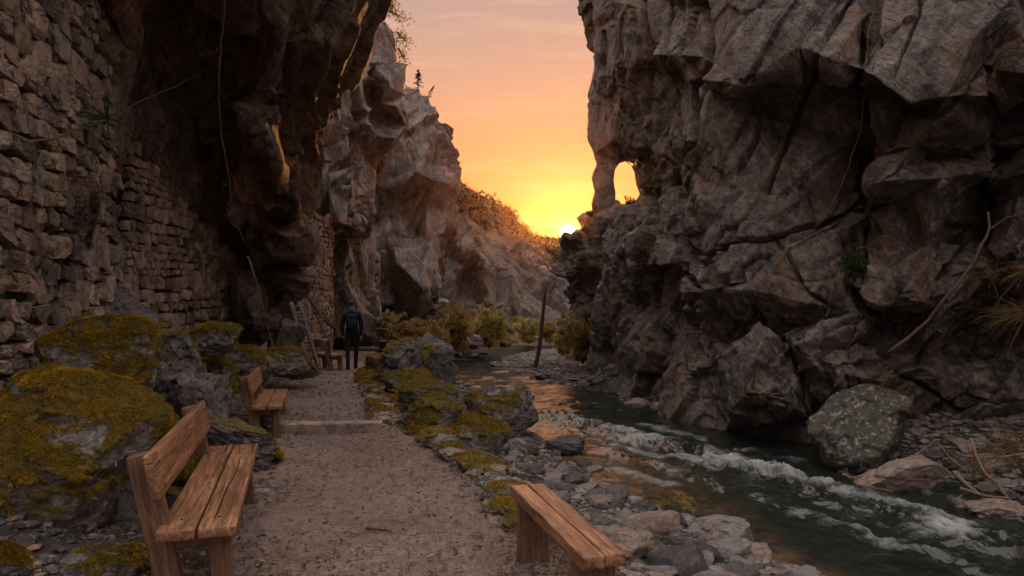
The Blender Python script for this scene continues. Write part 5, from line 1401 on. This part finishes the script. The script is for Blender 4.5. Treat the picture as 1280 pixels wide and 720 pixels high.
# x right, y forward (walking away), z up; right foot forward
bv = [(0, 0, .93), (0, 0, 1.08), (0, .01, 1.25), (0, 0, 1.40), (0, .01, 1.50), (0, .03, 1.58), (0, .03, 1.66), (0, .03, 1.72),
      (-.10, 0, .88), (-.11, -.06, .50), (-.10, -.20, .12), (-.10, -.14, .045), (-.10, -.02, .04),
      (.10, 0, .88), (.105, .10, .50), (.09, .10, .10), (.09, .12, .045), (.09, .26, .035),
      (-.17, 0, 1.40), (-.215, -.01, 1.30), (-.245, -.03, 1.10), (-.235, .06, .89), (-.222, .10, .80),
      (.17, 0, 1.40), (.212, -.02, 1.30), (.235, -.08, 1.10), (.225, -.08, .88), (.215, -.05, .79)]
be = [(0, 1), (1, 2), (2, 3), (3, 4), (4, 5), (5, 6), (6, 7), (0, 8), (8, 9), (9, 10), (10, 11), (11, 12), (0, 13), (13, 14), (14, 15), (15, 16), (16, 17),
      (3, 18), (18, 19), (19, 20), (20, 21), (21, 22), (3, 23), (23, 24), (24, 25), (25, 26), (26, 27)]
br = [(.165, .12), (.15, .11), (.17, .12), (.15, .11), .06, (.075, .09), (.08, .10), (.05, .06),
      .10, .07, .05, .055, .04, .10, .07, .05, .055, .04, .085, .068, .055, .042, .034, .085, .068, .055, .042, .034]
def fm(c):
    if c.z > 1.53: return 2
    if c.z < .12: return 3
    if abs(c.x) > .18 and c.z < .87: return 2
    return 0 if c.z > .86 else 1
skin_mesh('body', bv, be, br, wr, [M['jacket'], M['trousers'], M['skin'], M['boots']], 2, fm)
for sx_, y_, z_ in ((-1, .10, .80), (1, -.05, .79)):
    for k in range(5):
        bx = sx_ * (.218 - .006 * k); a = (k - 1.5) * .017
        if k < 4: pts = [(bx, y_ + a, z_), (bx, y_ + a * 1.2, z_ - .045), (bx - sx_ * .012, y_ + a * 1.2 + .004, z_ - .075 + .004 * abs(k - 1))]
        else: pts = [(bx - sx_ * .01, y_ + .025, z_ + .02), (bx - sx_ * .02, y_ + .045, z_ - .01), (bx - sx_ * .02, y_ + .048, z_ - .035)]
        fb_ = MB(); fb_.tube(pts, [.010, .009, .006], 6); link('finger', fb_.mesh('finger', [M['skin']]), wr)
V, T = CS[10]; S_ = V / np.linalg.norm(V, axis=1)[:, None]
def blob(name, c, s, mat, seed, amp=.06, boxy=0.):
    VV = S_ * (1 - boxy) + V * .85 * boxy; VV = VV * (1 + amp * fbm(S_ * 3 + seed, seed, 3))[:, None] * np.array(s) + np.array(c)
    return link(name, mesh_np(name, VV, T, [M[mat]], True), wr)
blob('hair', (0, .012, 1.70), (.088, .103, .085), 'hair', 3)
blob('ear', (-.085, .035, 1.655), (.012, .02, .03), 'skin', 5); blob('ear', (.085, .035, 1.655), (.012, .02, .03), 'skin', 6)
blob('hood', (0, -.03, 1.50), (.12, .09, .065), 'collar', 7, .12)
blob('backpack', (0, -.17, 1.24), (.135, .085, .21), 'pack', 9, .05, .5)
blob('backpack_pocket', (0, -.245, 1.16), (.10, .035, .10), 'pack', 10, .05, .5)
for sx_ in (-1, 1):
    sb_ = MB(); sb_.tube([(sx_ * .10, -.10, 1.10), (sx_ * .14, -.12, 1.3), (sx_ * .12, -.08, 1.45), (sx_ * .11, .04, 1.49), (sx_ * .11, .13, 1.38)], .018, 6); link('strap', sb_.mesh('strap', [M['pack']]), wr)
HAZE = 0.00018
# ------------------------------------------------------------------ sky, sun, air, camera
SUN_EL, SUN_AZ = R(6.3), R(4.65)        # azimuth measured from +Y to +X
sd = Vector((math.sin(SUN_AZ) * math.cos(SUN_EL), math.cos(SUN_AZ) * math.cos(SUN_EL), math.sin(SUN_EL)))
w = bpy.data.worlds.new("World"); SC.world = w; w.use_nodes = True
t = NT(w.node_tree)
sky = t.n('ShaderNodeTexSky', sky_type='NISHITA', sun_disc=False, sun_elevation=SUN_EL, sun_rotation=SUN_AZ)
sky.air_density = 1.5; sky.dust_density = 4.0; sky.ozone_density = 1.0
dirn = t.n('ShaderNodeNewGeometry').outputs['Incoming']
neg = t.n('ShaderNodeVectorMath', operation='SCALE'); t.l(dirn, neg.inputs[0]); neg.inputs['Scale'].default_value = -1
dv = neg.outputs[0]
sx = t.n('ShaderNodeSeparateXYZ'); t.l(dv, sx.inputs[0])
dot = t.n('ShaderNodeVectorMath', operation='DOT_PRODUCT'); t.l(dv, dot.inputs[0]); dot.inputs[1].default_value = sd
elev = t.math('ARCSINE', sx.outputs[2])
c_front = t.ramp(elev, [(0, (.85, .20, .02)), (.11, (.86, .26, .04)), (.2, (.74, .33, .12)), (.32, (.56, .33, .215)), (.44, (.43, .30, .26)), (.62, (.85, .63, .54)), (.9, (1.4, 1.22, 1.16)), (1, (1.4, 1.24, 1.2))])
c_back = t.ramp(elev, [(0, (.22, .17, .16)), (.35, (.30, .24, .23)), (.8, (1.15, 1.0, .96)), (1, (1.4, 1.24, 1.2))])  # overhead ends of both ramps brightened, out of frame, to top-light the rocks
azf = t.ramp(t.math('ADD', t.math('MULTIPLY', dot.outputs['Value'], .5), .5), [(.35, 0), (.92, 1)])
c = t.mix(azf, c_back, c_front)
# thin streaks of evening cloud
cv = t.mapping(dv, (3, 3, 24))
cl_ = t.math('MULTIPLY', t.ramp(t.noise(cv, 1.6, 5, .6, .4), [(.5, 0), (.75, .35)]), t.ramp(elev, [(.05, 0), (.2, 1)]))
c = t.mix(cl_, c, (.95, .58, .34))
# brightness round the sun
dotc = t.math('MAXIMUM', dot.outputs['Value'], 0.)
g1 = t.math('POWER', dotc, 90); g2 = t.math('POWER', dotc, 900); g3 = t.math('POWER', dotc, 9000)
c = t.mix(1., c, t.mix(t.math('MULTIPLY', g1, 1.0), (0, 0, 0), (.10, .02, .0)), 'ADD')
c = t.mix(1., c, t.mix(t.math('MULTIPLY', g2, 1.0), (0, 0, 0), (.35, .12, .01)), 'ADD')
c = t.mix(1., c, t.mix(t.math('MULTIPLY', g3, 1.0), (0, 0, 0), (2., 1.3, .3)), 'ADD')
mr = t.n('ShaderNodeMapRange'); t.l(dot.outputs['Value'], mr.inputs[0]); mr.inputs[1].default_value = math.cos(R(.66)); mr.inputs[2].default_value = math.cos(R(.5)); disc = mr.outputs[0]
c = t.mix(1., c, t.mix(disc, (0, 0, 0), (12., 9., 4.5)), 'ADD')
bg1 = t.n('ShaderNodeBackground'); t.l(t.mix(1., sky.outputs[0], (.05, .015, .006), 'MULTIPLY'), bg1.inputs[0]); bg1.inputs[1].default_value = .06
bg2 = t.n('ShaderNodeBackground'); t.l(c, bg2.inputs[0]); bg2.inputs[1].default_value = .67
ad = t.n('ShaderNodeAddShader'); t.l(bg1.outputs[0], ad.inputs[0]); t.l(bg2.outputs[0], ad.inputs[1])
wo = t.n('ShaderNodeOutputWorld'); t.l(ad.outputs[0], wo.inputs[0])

L = bpy.data.lights.new('sun', 'SUN'); L.energy = 3.0; L.angle = R(.53); L.color = (1.0, .42, .13)
lo = bpy.data.objects.new('sun', L); COL.objects.link(lo)
lo.rotation_euler = sd.to_track_quat('Z', 'Y').to_euler(); lo.location = (5, 60, 20)

# air of the gorge
if HAZE > 0:
    hm, t = newmat('haze_air')
    pv = t.n('ShaderNodeVolumePrincipled'); pv.inputs['Color'].default_value = (1., .62, .36, 1); pv.inputs['Density'].default_value = HAZE
    pv.inputs['Anisotropy'].default_value = .9
    o = t.n('ShaderNodeOutputMaterial'); t.l(pv.outputs[0], o.inputs['Volume'])
    Vb, Tb = CS[2]
    lo_, hi_ = np.array([-140., -16, -12]), np.array([140., 330, 34])
    hz = link('haze', mesh_np('haze', Vb * (hi_ - lo_) / 2 + (hi_ + lo_) / 2, Tb, [hm], False)); tag(hz, kind='stuff')

cam = bpy.data.cameras.new('camera'); co = bpy.data.objects.new('camera', cam); COL.objects.link(co)
cam.lens = 24; cam.sensor_width = 36; cam.sensor_fit = 'HORIZONTAL'; cam.shift_y = (HOR - 360) / 1280
co.location = (0, 0, EYE); co.rotation_euler = (R(90), 0, 0); cam.clip_end = 3000; cam.clip_start = .05
SC.camera = co
SC.render.engine = 'CYCLES'
SC.cycles.use_denoising = True
SC.cycles.use_adaptive_sampling = True; SC.cycles.adaptive_threshold = .02
SC.cycles.max_bounces = 6; SC.cycles.diffuse_bounces = 1; SC.cycles.glossy_bounces = 3; SC.cycles.transmission_bounces = 2
SC.cycles.volume_bounces = 0; SC.cycles.volume_step_rate = 4
SC.cycles.sample_clamp_indirect = 4.0
SC.view_settings.view_transform = 'Standard'; SC.view_settings.look = 'None'
SC.view_settings.gamma = 1; SC.view_settings.exposure = .9; SC.view_settings.use_curve_mapping = False
